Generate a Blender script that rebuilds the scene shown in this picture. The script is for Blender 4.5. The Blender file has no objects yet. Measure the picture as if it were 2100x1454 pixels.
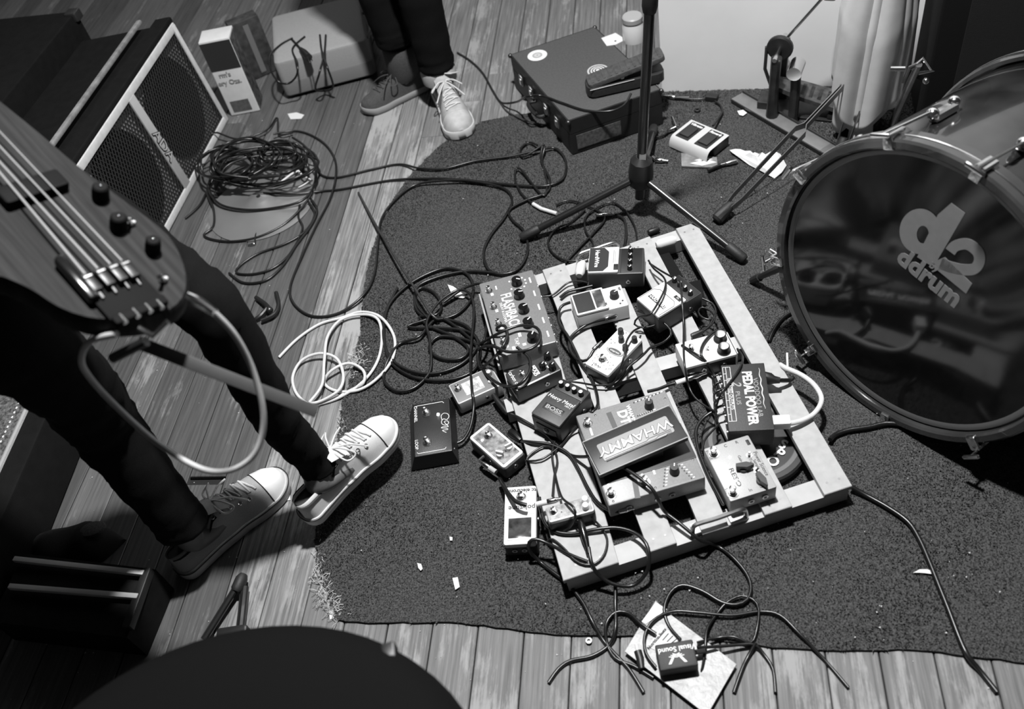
import bpy, bmesh, math, random
import numpy as np
from mathutils import Vector, Matrix

random.seed(7)
rng = np.random.default_rng(7)
scene = bpy.context.scene
COL = scene.collection

# ------------------------------------------------------------------ camera
FPX, PITCH, ROLL, CAM_H = 1885.0, math.radians(48.0), math.radians(14.0), 1.56
_R0 = Vector((1, 0, 0)); _U0 = Vector((0, math.sin(PITCH), math.cos(PITCH)))
FW = Vector((0, math.cos(PITCH), -math.sin(PITCH)))
RT = _R0 * math.cos(ROLL) - _U0 * math.sin(ROLL)
UP = _R0 * math.sin(ROLL) + _U0 * math.cos(ROLL)
CP = Vector((0, 0, CAM_H))
cam_data = bpy.data.cameras.new('camera')
cam = bpy.data.objects.new('camera', cam_data)
COL.objects.link(cam)
m = Matrix((RT, UP, -FW)).transposed().to_4x4()
m.translation = CP
cam.matrix_world = m
cam_data.sensor_fit = 'HORIZONTAL'
cam_data.sensor_width = 36.0
cam_data.lens = FPX / 2100.0 * 36.0
cam_data.clip_start = 0.05
cam_data.dof.use_dof = True
cam_data.dof.focus_distance = 1.98
cam_data.dof.aperture_fstop = 3.2
scene.camera = cam

# ------------------------------------------------------------------ world, lights, exposure
world = bpy.data.worlds.new('world')
scene.world = world
world.use_nodes = True
bg = world.node_tree.nodes['Background']
bg.inputs[0].default_value = (1, 1, 1, 1)
bg.inputs[1].default_value = 0.02


def area_light(name, loc, target, size, energy):
    d = bpy.data.lights.new(name, 'AREA')
    d.shape = 'DISK'; d.size = size; d.energy = energy
    o = bpy.data.objects.new(name, d)
    COL.objects.link(o)
    o.location = loc
    o.rotation_euler = (Vector(target) - Vector(loc)).to_track_quat('-Z', 'Y').to_euler()
    return o


area_light('ceiling_lamp_light', (0.25, 1.45, 2.75), (0.25, 1.3, 0), 0.16, 118)
area_light('back_fill_light', (-0.6, 4.6, 2.2), (0.2, 1.5, 0), 1.2, 7)  # unseen fill added from behind; no window stands there
scene.view_settings.view_transform = 'Standard'
scene.view_settings.look = 'None'
scene.view_settings.gamma = 1.0
scene.view_settings.use_curve_mapping = False
scene.view_settings.exposure = 0.2


# ------------------------------------------------------------------ geometry of the photograph
def ray(x, y):
    return FW * FPX + RT * (x - 1050.0) - UP * (y - 727.0)


def P(x, y, z=0.0):
    """point of the place at height z that the photograph shows at pixel x, y"""
    d = ray(x, y)
    return CP + d * ((z - CP.z) / d.z)


def on_plane(x, y, o, n):
    d = ray(x, y)
    return CP + d * ((o - CP).dot(n) / d.dot(n))


# ------------------------------------------------------------------ materials (all neutral: a black and white picture)
MATS = {}


def mat(name, v, rough=0.5, metal=0.0, var=0.0, scale=40.0, bump=0.0, bscale=200.0, spec=0.5, emit=0.0, alpha=1.0, trans=0.0, coat=0.0):
    if name in MATS:
        return MATS[name]
    M = bpy.data.materials.new(name)
    M.use_nodes = True
    nt = M.node_tree
    b = nt.nodes['Principled BSDF']
    b.inputs['Base Color'].default_value = (v, v, v, 1)
    b.inputs['Roughness'].default_value = rough
    b.inputs['Metallic'].default_value = metal
    b.inputs['Specular IOR Level'].default_value = spec
    b.inputs['Coat Weight'].default_value = coat
    if trans:
        b.inputs['Transmission Weight'].default_value = trans
    b.inputs['Alpha'].default_value = alpha
    if emit:
        b.inputs['Emission Color'].default_value = (1, 1, 1, 1)
        b.inputs['Emission Strength'].default_value = emit
    tc = nt.nodes.new('ShaderNodeTexCoord')
    n = nt.nodes.new('ShaderNodeTexNoise')
    n.inputs['Scale'].default_value = scale
    n.inputs['Detail'].default_value = 5
    nt.links.new(tc.outputs['Object'], n.inputs['Vector'])
    r = nt.nodes.new('ShaderNodeMapRange')
    r.inputs['From Min'].default_value = 0.3
    r.inputs['From Max'].default_value = 0.7
    r.inputs['To Min'].default_value = max(0, v * (1 - var))
    r.inputs['To Max'].default_value = min(1, v * (1 + var))
    nt.links.new(n.outputs['Fac'], r.inputs['Value'])
    nt.links.new(r.outputs[0], b.inputs['Base Color'])
    if bump:
        n2 = nt.nodes.new('ShaderNodeTexNoise')
        n2.inputs['Scale'].default_value = bscale
        n2.inputs['Detail'].default_value = 4
        nt.links.new(tc.outputs['Object'], n2.inputs['Vector'])
        bp = nt.nodes.new('ShaderNodeBump')
        bp.inputs['Strength'].default_value = bump
        bp.inputs['Distance'].default_value = 0.002
        nt.links.new(n2.outputs['Fac'], bp.inputs['Height'])
        nt.links.new(bp.outputs[0], b.inputs['Normal'])
    MATS[name] = M
    return M


def wood(name, dark, light, worn, worn_amt, rough=0.45, spec=0.4):
    """floorboard: painted tone, streaky grain along local x, worn raw patches"""
    if name in MATS:
        return MATS[name]
    M = bpy.data.materials.new(name)
    M.use_nodes = True
    nt = M.node_tree
    N, Lk = nt.nodes.new, nt.links.new
    b = nt.nodes['Principled BSDF']
    tc = N('ShaderNodeTexCoord'); oi = N('ShaderNodeObjectInfo')
    add = N('ShaderNodeVectorMath'); add.operation = 'ADD'
    mul = N('ShaderNodeVectorMath'); mul.operation = 'SCALE'
    Lk(oi.outputs['Location'], mul.inputs[0]); mul.inputs['Scale'].default_value = 7.3
    Lk(tc.outputs['Object'], add.inputs[0]); Lk(mul.outputs[0], add.inputs[1])
    mp = N('ShaderNodeMapping'); mp.inputs['Scale'].default_value = (3.0, 90.0, 1.0)
    Lk(add.outputs[0], mp.inputs['Vector'])
    g = N('ShaderNodeTexNoise'); g.inputs['Scale'].default_value = 1.6; g.inputs['Detail'].default_value = 8; g.inputs['Roughness'].default_value = 0.65
    Lk(mp.outputs[0], g.inputs['Vector'])
    gr = N('ShaderNodeMapRange'); gr.inputs['From Min'].default_value = 0.35; gr.inputs['From Max'].default_value = 0.66
    Lk(g.outputs['Fac'], gr.inputs['Value'])
    mix = N('ShaderNodeMix'); mix.data_type = 'RGBA'
    mix.inputs['A'].default_value = (dark, dark, dark, 1); mix.inputs['B'].default_value = (light, light, light, 1)
    Lk(gr.outputs[0], mix.inputs['Factor'])
    mp2 = N('ShaderNodeMapping'); mp2.inputs['Scale'].default_value = (2.5, 8.0, 1.0)
    Lk(add.outputs[0], mp2.inputs['Vector'])
    w = N('ShaderNodeTexNoise'); w.inputs['Scale'].default_value = 1.5; w.inputs['Detail'].default_value = 6; w.inputs['Roughness'].default_value = 0.7
    Lk(mp2.outputs[0], w.inputs['Vector'])
    wsum = N('ShaderNodeMath'); wsum.operation = 'MULTIPLY_ADD'; wsum.inputs[1].default_value = 0.35
    Lk(g.outputs['Fac'], wsum.inputs[0]); Lk(w.outputs['Fac'], wsum.inputs[2])
    wr = N('ShaderNodeMapRange'); wr.inputs['From Min'].default_value = 0.80 - worn_amt; wr.inputs['From Max'].default_value = 0.90 - worn_amt
    Lk(wsum.outputs[0], wr.inputs['Value'])
    mix2 = N('ShaderNodeMix'); mix2.data_type = 'RGBA'
    mix2.inputs['B'].default_value = (worn, worn, worn, 1)
    Lk(wr.outputs[0], mix2.inputs['Factor']); Lk(mix.outputs['Result'], mix2.inputs['A'])
    Lk(mix2.outputs['Result'], b.inputs['Base Color'])
    b.inputs['Roughness'].default_value = rough
    b.inputs['Specular IOR Level'].default_value = spec
    bp = N('ShaderNodeBump'); bp.inputs['Strength'].default_value = 0.35; bp.inputs['Distance'].default_value = 0.0015
    Lk(g.outputs['Fac'], bp.inputs['Height']); Lk(bp.outputs[0], b.inputs['Normal'])
    MATS[name] = M
    return M


BLACK = mat('black_plastic', 0.012, 0.45, var=0.2)
BLACKG = mat('black_gloss', 0.008, 0.18, var=0.2)
RUBBER = mat('black_rubber', 0.015, 0.6, bump=0.2)
CABLE = mat('black_cable_jacket', 0.010, 0.30, var=0.3)
CABLE2 = mat('dark_grey_cable_jacket', 0.03, 0.35, var=0.3)
WCABLE = mat('white_cable_jacket', 0.62, 0.4, var=0.08)
GCABLE = mat('pale_grey_cable_jacket', 0.45, 0.4, var=0.08)
CHROME = mat('chrome', 0.75, 0.18, 1.0)
STEEL = mat('brushed_steel', 0.45, 0.35, 1.0, var=0.15)
DKMET = mat('dark_metal', 0.10, 0.35, 0.9)
BLKMET = mat('black_enamel_metal', 0.012, 0.28, 0.0, coat=0.3)
WHITE = mat('white_paint', 0.72, 0.5, var=0.05)
PRINTW = mat('white_print', 0.80, 0.6)
PRINTG = mat('grey_print', 0.30, 0.6)
PRINTK = mat('black_print', 0.01, 0.6)
CREAM = mat('cream_paint', 0.60, 0.45, var=0.06)
GREY3 = mat('mid_grey_enamel', 0.17, 0.4, var=0.10, scale=300)
GREY2 = mat('dark_grey_enamel', 0.06, 0.45, var=0.15, scale=300)
SILVER = mat('silver_paint', 0.42, 0.38, 0.4, var=0.08, scale=300)
LED = mat('lit_led', 0.9, 0.4, emit=25)
DIMLED = mat('small_lit_led', 0.9, 0.4, emit=3)
DENIM = mat('black_denim', 0.006, 0.9, var=0.35, scale=600, bump=0.3, bscale=900, spec=0.1)
CANVASW = mat('white_canvas', 0.58, 0.8, var=0.07, scale=500, bump=0.25, bscale=1200)
CANVASD = mat('dark_canvas', 0.055, 0.85, var=0.25, scale=300, bump=0.25, bscale=1200)
SKIN = mat('skin', 0.13, 0.5, var=0.06)


# ------------------------------------------------------------------ mesh helpers
def I3():
    return Matrix.Identity(4)


class MB:
    def __init__(self):
        self.v = []; self.f = []

    def add(self, vs, fs, M=None):
        k = len(self.v)
        if M is not None:
            vs = [M @ Vector(q) for q in vs]
        self.v += [tuple(q) for q in vs]
        self.f += [tuple(i + k for i in f) for f in fs]
        return self

    def box(self, c, s, M=None, ch=0.0):
        x, y, z = s[0] / 2, s[1] / 2, s[2] / 2
        c = Vector(c)
        if ch <= 0:
            vs = [c + Vector((sx * x, sy * y, sz * z)) for sz in (-1, 1) for sx, sy in ((-1, -1), (1, -1), (1, 1), (-1, 1))]
            return self.add(vs, [(3, 2, 1, 0), (4, 5, 6, 7), (0, 1, 5, 4), (1, 2, 6, 5), (2, 3, 7, 6), (3, 0, 4, 7)], M)
        return self.rbox(c, s, min(ch, x, y), ch, M, 1)

    def loops(self, rings, M=None, cap=True, close=True):
        n = len(rings[0]); vs = [q for rg in rings for q in rg]; fs = []
        for i in range(len(rings) - 1):
            for j in range(n if close else n - 1):
                a = i * n + j; b = i * n + (j + 1) % n
                fs.append((a, b, b + n, a + n))
        if cap:
            fs.append(tuple(range(n - 1, -1, -1)))
            fs.append(tuple((len(rings) - 1) * n + j for j in range(n)))
        return self.add(vs, fs, M)

    def rbox(self, c, s, rc, ch, M=None, seg=3):
        """box with rounded vertical corners and chamfered top and bottom rims"""
        c = Vector(c); x, y, z = s[0] / 2, s[1] / 2, s[2] / 2

        def outline(d, zz):
            r = max(rc - d, 0.0002); o = []
            for qx, qy, a0 in ((1, 1, 0), (-1, 1, 90), (-1, -1, 180), (1, -1, 270)):
                cx, cy = qx * (x - d - r), qy * (y - d - r)
                for k in range(seg + 1):
                    a = math.radians(a0 + 90 * k / seg)
                    o.append(c + Vector((cx + r * math.cos(a), cy + r * math.sin(a), zz)))
            return o
        ch = min(ch, z * 0.95)
        return self.loops([outline(ch, -z), outline(0, -z + ch), outline(0, z - ch), outline(ch * 0.3, z - ch * 0.3), outline(ch, z)], M)

    def cyl(self, p0, p1, r0, r1=None, seg=16, M=None):
        p0 = Vector(p0); p1 = Vector(p1); r1 = r0 if r1 is None else r1
        d = (p1 - p0).normalized(); a = d.orthogonal().normalized(); b = d.cross(a)
        rg = [[p + (a * math.cos(2 * math.pi * k / seg) + b * math.sin(2 * math.pi * k / seg)) * r for k in range(seg)] for p, r in ((p0, r0), (p1, r1))]
        return self.loops(rg, M)

    def lathe(self, prof, c=(0, 0, 0), seg=24, M=None, cap=True):
        c = Vector(c)
        rg = [[c + Vector((r * math.cos(2 * math.pi * k / seg), r * math.sin(2 * math.pi * k / seg), z)) for k in range(seg)] for r, z in prof]
        return self.loops(rg, M, cap)

    def tube(self, pts, r, seg=8, M=None, cap=True):
        pts = [Vector(q) for q in pts]
        rs = r if isinstance(r, (list, tuple)) else [r] * len(pts)
        rings = []; a = None
        for i, p in enumerate(pts):
            d = (pts[min(i + 1, len(pts) - 1)] - pts[max(i - 1, 0)])
            if d.length < 1e-9:
                d = Vector((1, 0, 0))
            d.normalize()
            a = d.orthogonal() if a is None else a - d * a.dot(d)
            if a.length < 1e-6:
                a = d.orthogonal()
            a = a.normalized(); b = d.cross(a)
            rings.append([p + (a * math.cos(2 * math.pi * k / seg) + b * math.sin(2 * math.pi * k / seg)) * rs[i] for k in range(seg)])
        return self.loops(rings, M, cap)

    def prism(self, poly, z0, z1, M=None):
        n = len(poly)
        bm = bmesh.new()
        vs = [bm.verts.new((p[0], p[1], z1)) for p in poly]
        f = bm.faces.new(vs)
        f.normal_update()
        if f.normal.z < 0:
            f.normal_flip(); poly = poly[::-1]
            bm.free(); bm = bmesh.new()
            vs = [bm.verts.new((p[0], p[1], z1)) for p in poly]; f = bm.faces.new(vs)
        bm.verts.index_update()
        tri = bmesh.ops.triangulate(bm, faces=[f])['faces']
        top = [tuple(v.index for v in t.verts) for t in tri]
        bm.free()
        vv = [(p[0], p[1], z1) for p in poly] + [(p[0], p[1], z0) for p in poly]
        fs = top + [tuple(i + n for i in reversed(t)) for t in top]
        fs += [(i, i + n, (i + 1) % n + n, (i + 1) % n) for i in range(n)]
        return self.add(vv, fs, M)

    def ball(self, c, r, M=None, sz=1.0, seg=14):
        prof = [(r * math.sin(math.pi * k / 8) + 1e-5, -r * sz * math.cos(math.pi * k / 8)) for k in range(9)]
        return self.lathe(prof, c, seg, M)

    def build(self, name, material, parent=None, smooth=None, label=None):
        me = bpy.data.meshes.new(name)
        me.from_pydata(self.v, [], self.f)
        me.update()
        me.materials.append(material)
        return link(name, me, parent, smooth, label)


def link(name, me, parent=None, smooth=None, label=None):
    o = bpy.data.objects.new(name, me)
    COL.objects.link(o)
    if smooth is None:
        smooth = 35
    if smooth:
        me.shade_smooth()
        try:
            me.set_sharp_from_angle(angle=math.radians(smooth))
        except Exception:
            pass
    if parent is not None:
        o.parent = parent
    if label:
        o['label'] = label
    return o


def tag(o, label, cat, group=None, kind=None):
    o['label'] = label; o['category'] = cat
    if group:
        o['group'] = group
    if kind:
        o['kind'] = kind
    return o


def thing(name, label, cat, loc=(0, 0, 0), rz=0.0, group=None):
    o = bpy.data.objects.new(name, None)
    o.empty_display_size = 0.02
    COL.objects.link(o)
    o.location = loc; o.rotation_euler = (0, 0, rz)
    return tag(o, label, cat, group)


def structure(o):
    o['kind'] = 'structure'
    return o


def spline(pts, step=0.006, closed=False):
    """Catmull-Rom through pts"""
    pts = [Vector(p) for p in pts]
    out = []
    n = len(pts)
    for i in range(n - 1):
        p0 = pts[max(i - 1, 0)]; p1 = pts[i]; p2 = pts[i + 1]; p3 = pts[min(i + 2, n - 1)]
        k = max(2, int((p2 - p1).length / step))
        k = min(k, 24)
        for j in range(k):
            t = j / k
            out.append(0.5 * ((2 * p1) + (p2 - p0) * t + (2 * p0 - 5 * p1 + 4 * p2 - p3) * t * t + (-p0 + 3 * p1 - 3 * p2 + p3) * t ** 3))
    out.append(pts[-1])
    return out


def text(s, size, parent, loc, rot=0.0, material=None, ex=0.0004, sx=1.0, off=0.0, shear=0.0, M=None, name='lettering', align='CENTER'):
    cu = bpy.data.curves.new('lettering_curve', 'FONT')
    cu.body = s; cu.size = size; cu.extrude = ex; cu.offset = off; cu.shear = shear
    cu.align_x = align; cu.align_y = 'CENTER'; cu.resolution_u = 3
    tmp = bpy.data.objects.new('tmp', cu)
    COL.objects.link(tmp)
    bpy.context.view_layer.update()
    me = bpy.data.meshes.new_from_object(tmp.evaluated_get(bpy.context.evaluated_depsgraph_get()))
    bpy.data.objects.remove(tmp); bpy.data.curves.remove(cu)
    T = (M if M is not None else Matrix.Translation(Vector(loc)) @ Matrix.Rotation(rot, 4, 'Z')) @ Matrix.Diagonal((sx, 1, 1, 1))
    me.transform(T)
    me.materials.clear(); me.materials.append(material or PRINTW)
    return link(name, me, parent, smooth=0)


def copy_tree(o, parent=None):
    c = o.copy(); COL.objects.link(c); c.parent = parent
    for ch in o.children:
        copy_tree(ch, c)
    return c


def frame(origin, x, z):
    """matrix with local x along x and local z along z"""
    z = Vector(z).normalized(); x = Vector(x); x = (x - z * x.dot(z)).normalized(); y = z.cross(x)
    M = Matrix((x, y, z)).transposed().to_4x4(); M.translation = Vector(origin)
    return M


# ================================================================== SETTING
FA = math.radians(74.5)
FT = Vector((math.cos(FA), math.sin(FA), 0)); FN = Vector((math.sin(FA), -math.cos(FA), 0))
W_DARK = wood('floorboard_dark_stain', 0.055, 0.105, 0.20, 0.02)
W_MID = wood('floorboard_grey_stain', 0.085, 0.15, 0.26, 0.06)
W_RAW = wood('floorboard_bare_weathered', 0.085, 0.27, 0.31, 0.12, 0.7)
W_EDGE = wood('floorboard_worn_pale', 0.10, 0.21, 0.29, 0.10, 0.65)
floor = structure(MB().prism([tuple((FT * t + FN * s).xy) for s, t in ((-3.2, -0.2), (1.9, -0.2), (1.9, 5.2), (-3.2, 5.2))], -0.05, -0.012).build('floor', mat('floor_joint_dirt', 0.01, 0.9), smooth=0))
PITCHW = 0.086


def plank_mesh(w, ln, mt):
    mb = MB(); x, y = ln / 2, w / 2; c = 0.0016
    rg = []
    for d, z in ((0, -0.012), (0, -c), (c, 0)):
        rg.append([Vector((sx * (x - d), sy * (y - d), z)) for sx, sy in ((-1, -1), (1, -1), (1, 1), (-1, 1))])
    mb.loops(rg)
    me = bpy.data.meshes.new('plank'); me.from_pydata(mb.v, [], mb.f); me.update(); me.materials.append(mt)
    return me


PLK = {}
for k in range(-31, 22):
    s = -0.209 + PITCHW * (k + 0.5)
    cuts = [0.0 - 0.2]
    t = -0.2 + random.uniform(0.9, 2.6)
    if -0.95 < s < -0.70:
        t = 2.9 + random.uniform(0, .4)
    while t < 4.6:
        cuts.append(t); t += random.uniform(1.6, 2.6)
    cuts.append(5.2)
    for a, b in zip(cuts[:-1], cuts[1:]):
        mid = (a + b) / 2
        if -0.90 < s < -0.72:
            mt = W_RAW
        elif s >= -0.72:
            mt = W_EDGE
        elif random.random() < 0.45:
            mt = W_MID
        else:
            mt = W_DARK
        key = (round(b - a, 1), mt.name)
        if key not in PLK:
            PLK[key] = plank_mesh(PITCHW - 0.0022, round(b - a, 1) - 0.0015, mt)
        o = bpy.data.objects.new('plank', PLK[key])
        COL.objects.link(o); o.parent = floor
        o.location = FT * mid + FN * s + Vector((0, 0, random.uniform(-0.0006, 0.0)))
        o.rotation_euler = (0, 0, FA)

# back wall: white painted, beginning at a free end beside the flight case
wd = (P(1580, 184) - P(1357, 191)); wd.z = 0; wd.normalize(); wn = Vector((-wd.y, wd.x, 0))
w0 = P(1358, 190)
wp = [w0, w0 + wd * 2.4, w0 + wd * 2.4 + wn * 0.12, w0 + wn * 0.12]
wall = structure(MB().prism([tuple(q.xy) for q in wp], 0, 2.4).build('wall_back', mat('white_wall_paint', 0.85, 0.6, var=0.04, scale=6), smooth=0))

# ------------------------------------------------------------------ rug
rug_px = [(690, 1270), (676, 1232), (663, 1190), (652, 1150), (648, 1110), (655, 1060), (668, 1010), (684, 960), (690, 920), (697, 880), (700, 850), (704, 822), (716, 792), (722, 765), (735, 740),
          (731, 722), (738, 700), (741, 660), (744, 620), (750, 575), (762, 520), (780, 470), (805, 415), (835, 370), (868, 335), (905, 300), (945, 272), (985, 254), (1060, 238), (1150, 228), (1250, 214), (1330, 200)]
rug_w = [P(x, y).xy for x, y in rug_px] + [(w0 + wd * u - wn * .004).xy for u in (-.004, .25, .6, 1.2)]
rug_w2 = []
for a, b in zip(rug_w[:-1], rug_w[1:]):
    n = max(1, int((b - a).length / 0.008)) if len(rug_w2) < 400 else 1
    for j in range(n):
        q = a.lerp(b, j / n)
        rug_w2.append(q + Vector((random.uniform(-.0025, .0025), random.uniform(-.0025, .0025))))
rug_w2 += [Vector((2.3, 1.45)), Vector((2.3, 0.2)), P(2330, 1370).xy]
for k in range(60):
    q = P(2330, 1370).xy.lerp(P(690, 1270).xy, (k + 1) / 61)
    q2 = P(1600, 1327).xy
    rug_w2.append(q + (P(690, 1270).xy - P(2330, 1370).xy).orthogonal().normalized() * (random.uniform(-.0015, .0015) + 0.005 * math.sin(k * 0.35)))
RUGM = mat('dark_carpet', 0.060, 0.95, var=0.65, scale=330, bump=0.6, bscale=500, spec=0.05)
RUG_Z = 0.008
rug = thing('rug', 'dark worn carpet with a frayed left edge covering the floorboards', 'rug')
MB().prism([tuple(q) for q in rug_w2], 0.0, 0.0055).build('backing', RUGM, rug, smooth=0)
# cut pile: tens of thousands of tufts, one object
poly = np.array([tuple(q) for q in rug_w2])


def inside(px, py, poly):
    c = np.zeros(len(px), bool); j = len(poly) - 1
    for i in range(len(poly)):
        xi, yi = poly[i]; xj, yj = poly[j]
        if yi != yj:
            c ^= ((yi > py) != (yj > py)) & (px < (xj - xi) * (py - yi) / (yj - yi) + xi)
        j = i
    return c


NT = 330000
tx = rng.uniform(-0.75, 1.35, NT); ty = rng.uniform(0.35, 2.5, NT)
rtv = np.array(RT); upv = np.array(UP); fwv = np.array(FW)
dd = np.stack([tx, ty, np.full(NT, -CAM_H)], 1); wz = dd @ fwv
ux = 1050 + FPX * (dd @ rtv) / wz; uy = 727 - FPX * (dd @ upv) / wz
ok = (ux > -120) & (ux < 2220) & (uy > -60) & (uy < 1520)
tx, ty = tx[ok], ty[ok]
ok = inside(tx, ty, poly); tx, ty = tx[ok], ty[ok]
n = len(tx)
ang = rng.uniform(0, np.pi, n); hw = rng.uniform(0.0010, 0.0019, n)
lean = rng.normal(0, 0.0028, (n, 2)); hh = rng.uniform(0.003, 0.0068, n)
# trodden patches lie lower
hh *= 0.75 + 0.35 * np.sin(tx * 9.1 + 2 * np.sin(ty * 5.3)) * np.sin(ty * 7.7 + np.sin(tx * 6.1))
b0 = np.stack([tx - hw * np.cos(ang), ty - hw * np.sin(ang), np.full(n, 0.005)], 1)
b1 = np.stack([tx + hw * np.cos(ang), ty + hw * np.sin(ang), np.full(n, 0.005)], 1)
tp = np.stack([tx + lean[:, 0], ty + lean[:, 1], 0.005 + hh], 1)
co = np.concatenate([b0[:, None], b1[:, None], tp[:, None]], 1).reshape(-1).astype(np.float32)
me = bpy.data.meshes.new('pile')
me.vertices.add(3 * n); me.vertices.foreach_set('co', co)
me.loops.add(3 * n); me.loops.foreach_set('vertex_index', np.arange(3 * n, dtype=np.int32))
me.polygons.add(n); me.polygons.foreach_set('loop_start', np.arange(0, 3 * n, 3, dtype=np.int32))
me.update(calc_edges=True)
me.materials.append(RUGM)
pile = bpy.data.objects.new('pile', me); COL.objects.link(pile); pile.parent = rug; pile['kind'] = 'stuff'
# frayed threads hanging out of the left edge
mb = MB()
for (x0, y0, x1, y1, num, ln) in ((640, 1165, 660, 1215, 40, 0.024), (655, 1210, 690, 1268, 60, 0.024), (700, 840, 690, 920, 30, 0.015), (735, 715, 722, 770, 40, 0.03), (655, 1060, 648, 1150, 25, 0.014)):
    for k in range(num):
        f = random.random()
        a = P(x0 + (x1 - x0) * f + random.uniform(-3, 14), y0 + (y1 - y0) * f, 0.004)
        th = random.uniform(0, 6.28); c = [a]
        for j in range(4):
            th += random.uniform(-.9, .9)
            a = a + Vector((math.cos(th), math.sin(th), 0)) * ln * random.uniform(.15, .35)
            a.z = random.uniform(0.002, 0.009); c.append(a)
        mb.tube(c, 0.0006, 3)
fr = mb.build('fringe', mat('pale_jute_thread', 0.50, 0.9), rug)
fr['kind'] = 'stuff'


def wb(mb, name, material, parent, smooth=None, label=None):
    """mesh built in world coordinates, made a child of an unrotated thing"""
    o = parent.location if parent is not None else Vector((0, 0, 0))
    mb.v = [(v[0] - o.x, v[1] - o.y, v[2] - o.z) for v in mb.v]
    return mb.build(name, material, parent, smooth, label)


# ================================================================== PEDALBOARD
BZ = 0.056
BASE = 0.009
c = P(1360, 830, 0)
board = thing('pedalboard', 'home-made pale wooden slat pedalboard lying on the dark carpet', 'pedalboard', (c.x, c.y, BASE))
SLAT = mat('sanded_plywood', 0.37, 0.6, var=0.10, scale=60, bump=0.05)
RAILW = mat('pale_pine', 0.42, 0.6, var=0.10, scale=25)
slats = [[(985, 597), (1097, 562), (1269, 1153), (1155, 1191)],
         [(1112, 553), (1158, 539), (1388, 1113), (1332, 1132)],
         [(1203, 526), (1247, 512), (1495, 1079), (1441, 1096)],
         [(1291, 499), (1332, 484), (1625, 1038), (1569, 1056)],
         [(1386, 468), (1427, 455), (1748, 996), (1691, 1015)]]
for q in slats:
    pts = [P(x, y, BZ) for x, y in q]
    cen = sum(pts, Vector()) / 4
    mb = MB(); rg = []
    for d, z in ((0.0, BZ - 0.011), (0.0, BZ - 0.0012), (0.02, BZ)):
        rg.append([Vector((p.x + (cen.x - p.x) * d, p.y + (cen.y - p.y) * d * .15, z)) for p in reversed(pts)])
    mb.loops(rg)
    wb(mb, 'slat', SLAT, board, 20)
    # two countersunk screws at either end
    for (a, b) in ((0, 1), (3, 2)):
        far = (pts[3] - pts[0]).normalized() * (0.022 if a == 0 else -0.022)
        for f in (0.28, 0.72):
            s_ = pts[a].lerp(pts[b], f) + far
            wb(MB().cyl((s_.x, s_.y, BZ - 0.001), (s_.x, s_.y, BZ + 0.0003), 0.0024, seg=10), 'screw', mat('dull_screw', .25, .5, .6), board)


def rail(p0, p1, w, z0, z1, name='rail', m=None):
    a = P(*p0, z1); b = P(*p1, z1); d = (b - a); d.z = 0; d.normalize(); nn = Vector((d.y, -d.x, 0))
    if nn.y > 0:
        nn = -nn
    q = [a, b, b - nn * w, a - nn * w]
    return wb(MB().prism([tuple(p.xy) for p in q], z0, z1), name, m or RAILW, board, 20)


rail((1163, 1194), (1741, 1003), 0.040, BASE, BZ - 0.0112)
rail((1040, 846), (1545, 708), 0.036, BASE, BZ - 0.0112)
rail((993, 621), (1437, 479), 0.036, BASE, BZ - 0.0112)


def handle(ptsz, r=0.0042):
    wb(MB().tube(spline([P(x, y, z) for x, y, z in ptsz], 0.004), r, 10), 'handle', STEEL, board)


handle([(1421, 1098, BZ - .012), (1421, 1086, BZ + .012), (1428, 1076, BZ + .022), (1470, 1063, BZ + .022), (1518, 1046, BZ + .022), (1528, 1046, BZ + .012), (1531, 1062, BZ - .012)])
handle([(1186, 540, BZ - .012), (1184, 529, BZ + .012), (1192, 519, BZ + .022), (1225, 508, BZ + .022), (1256, 498, BZ + .022), (1266, 500, BZ + .012), (1268, 514, BZ - .012)])
for (x0, y0), (x1, y1) in (((1424, 1101), (1448, 1093)), ((1500, 1078), (1534, 1067))):
    a = P(x0, y0, BZ - .011); b = P(x1, y1, BZ - .011); cc = (a + b) / 2
    M = Matrix.Translation(cc) @ Matrix.Rotation(math.atan2((b - a).y, (b - a).x), 4, 'Z')
    wb(MB().rbox((0, .012, .003), ((b - a).length, .024, .0065), .003, .0015, M), 'white_pad', WHITE, board)
FOAM = mat('white_foam', .60, .7)
for pts, r_ in ((((1346, 503), (1352, 501), (1380, 493), (1387, 492)), .012), (((1188, 566), (1189, 561), (1192, 545), (1196, 538)), .012)):
    q = [P(x, y, BZ + .004) for x, y in pts]
    wb(MB().tube(q, [r_ * .6, r_, r_, r_ * .6], 14), 'foam_grip', FOAM, board)
# black hook-and-loop strips stuck across the slats
VEL = mat('black_loop_tape', 0.012, 0.95, bump=0.6, bscale=900, spec=0.05)
for q in ([(1163, 581), (1181, 575), (1215, 655), (1196, 661)], [(1345, 520), (1372, 512), (1400, 560), (1374, 570)], [(1227, 798), (1322, 770), (1330, 790), (1236, 818)],
          [(1406, 575), (1436, 568), (1450, 620), (1432, 626)]):
    pts = [P(x, y, BZ) for x, y in q]
    wb(MB().prism([tuple(p.xy) for p in pts], BZ - .0115, BZ - .0085), 'tape_strip', VEL, board, 20)


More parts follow.
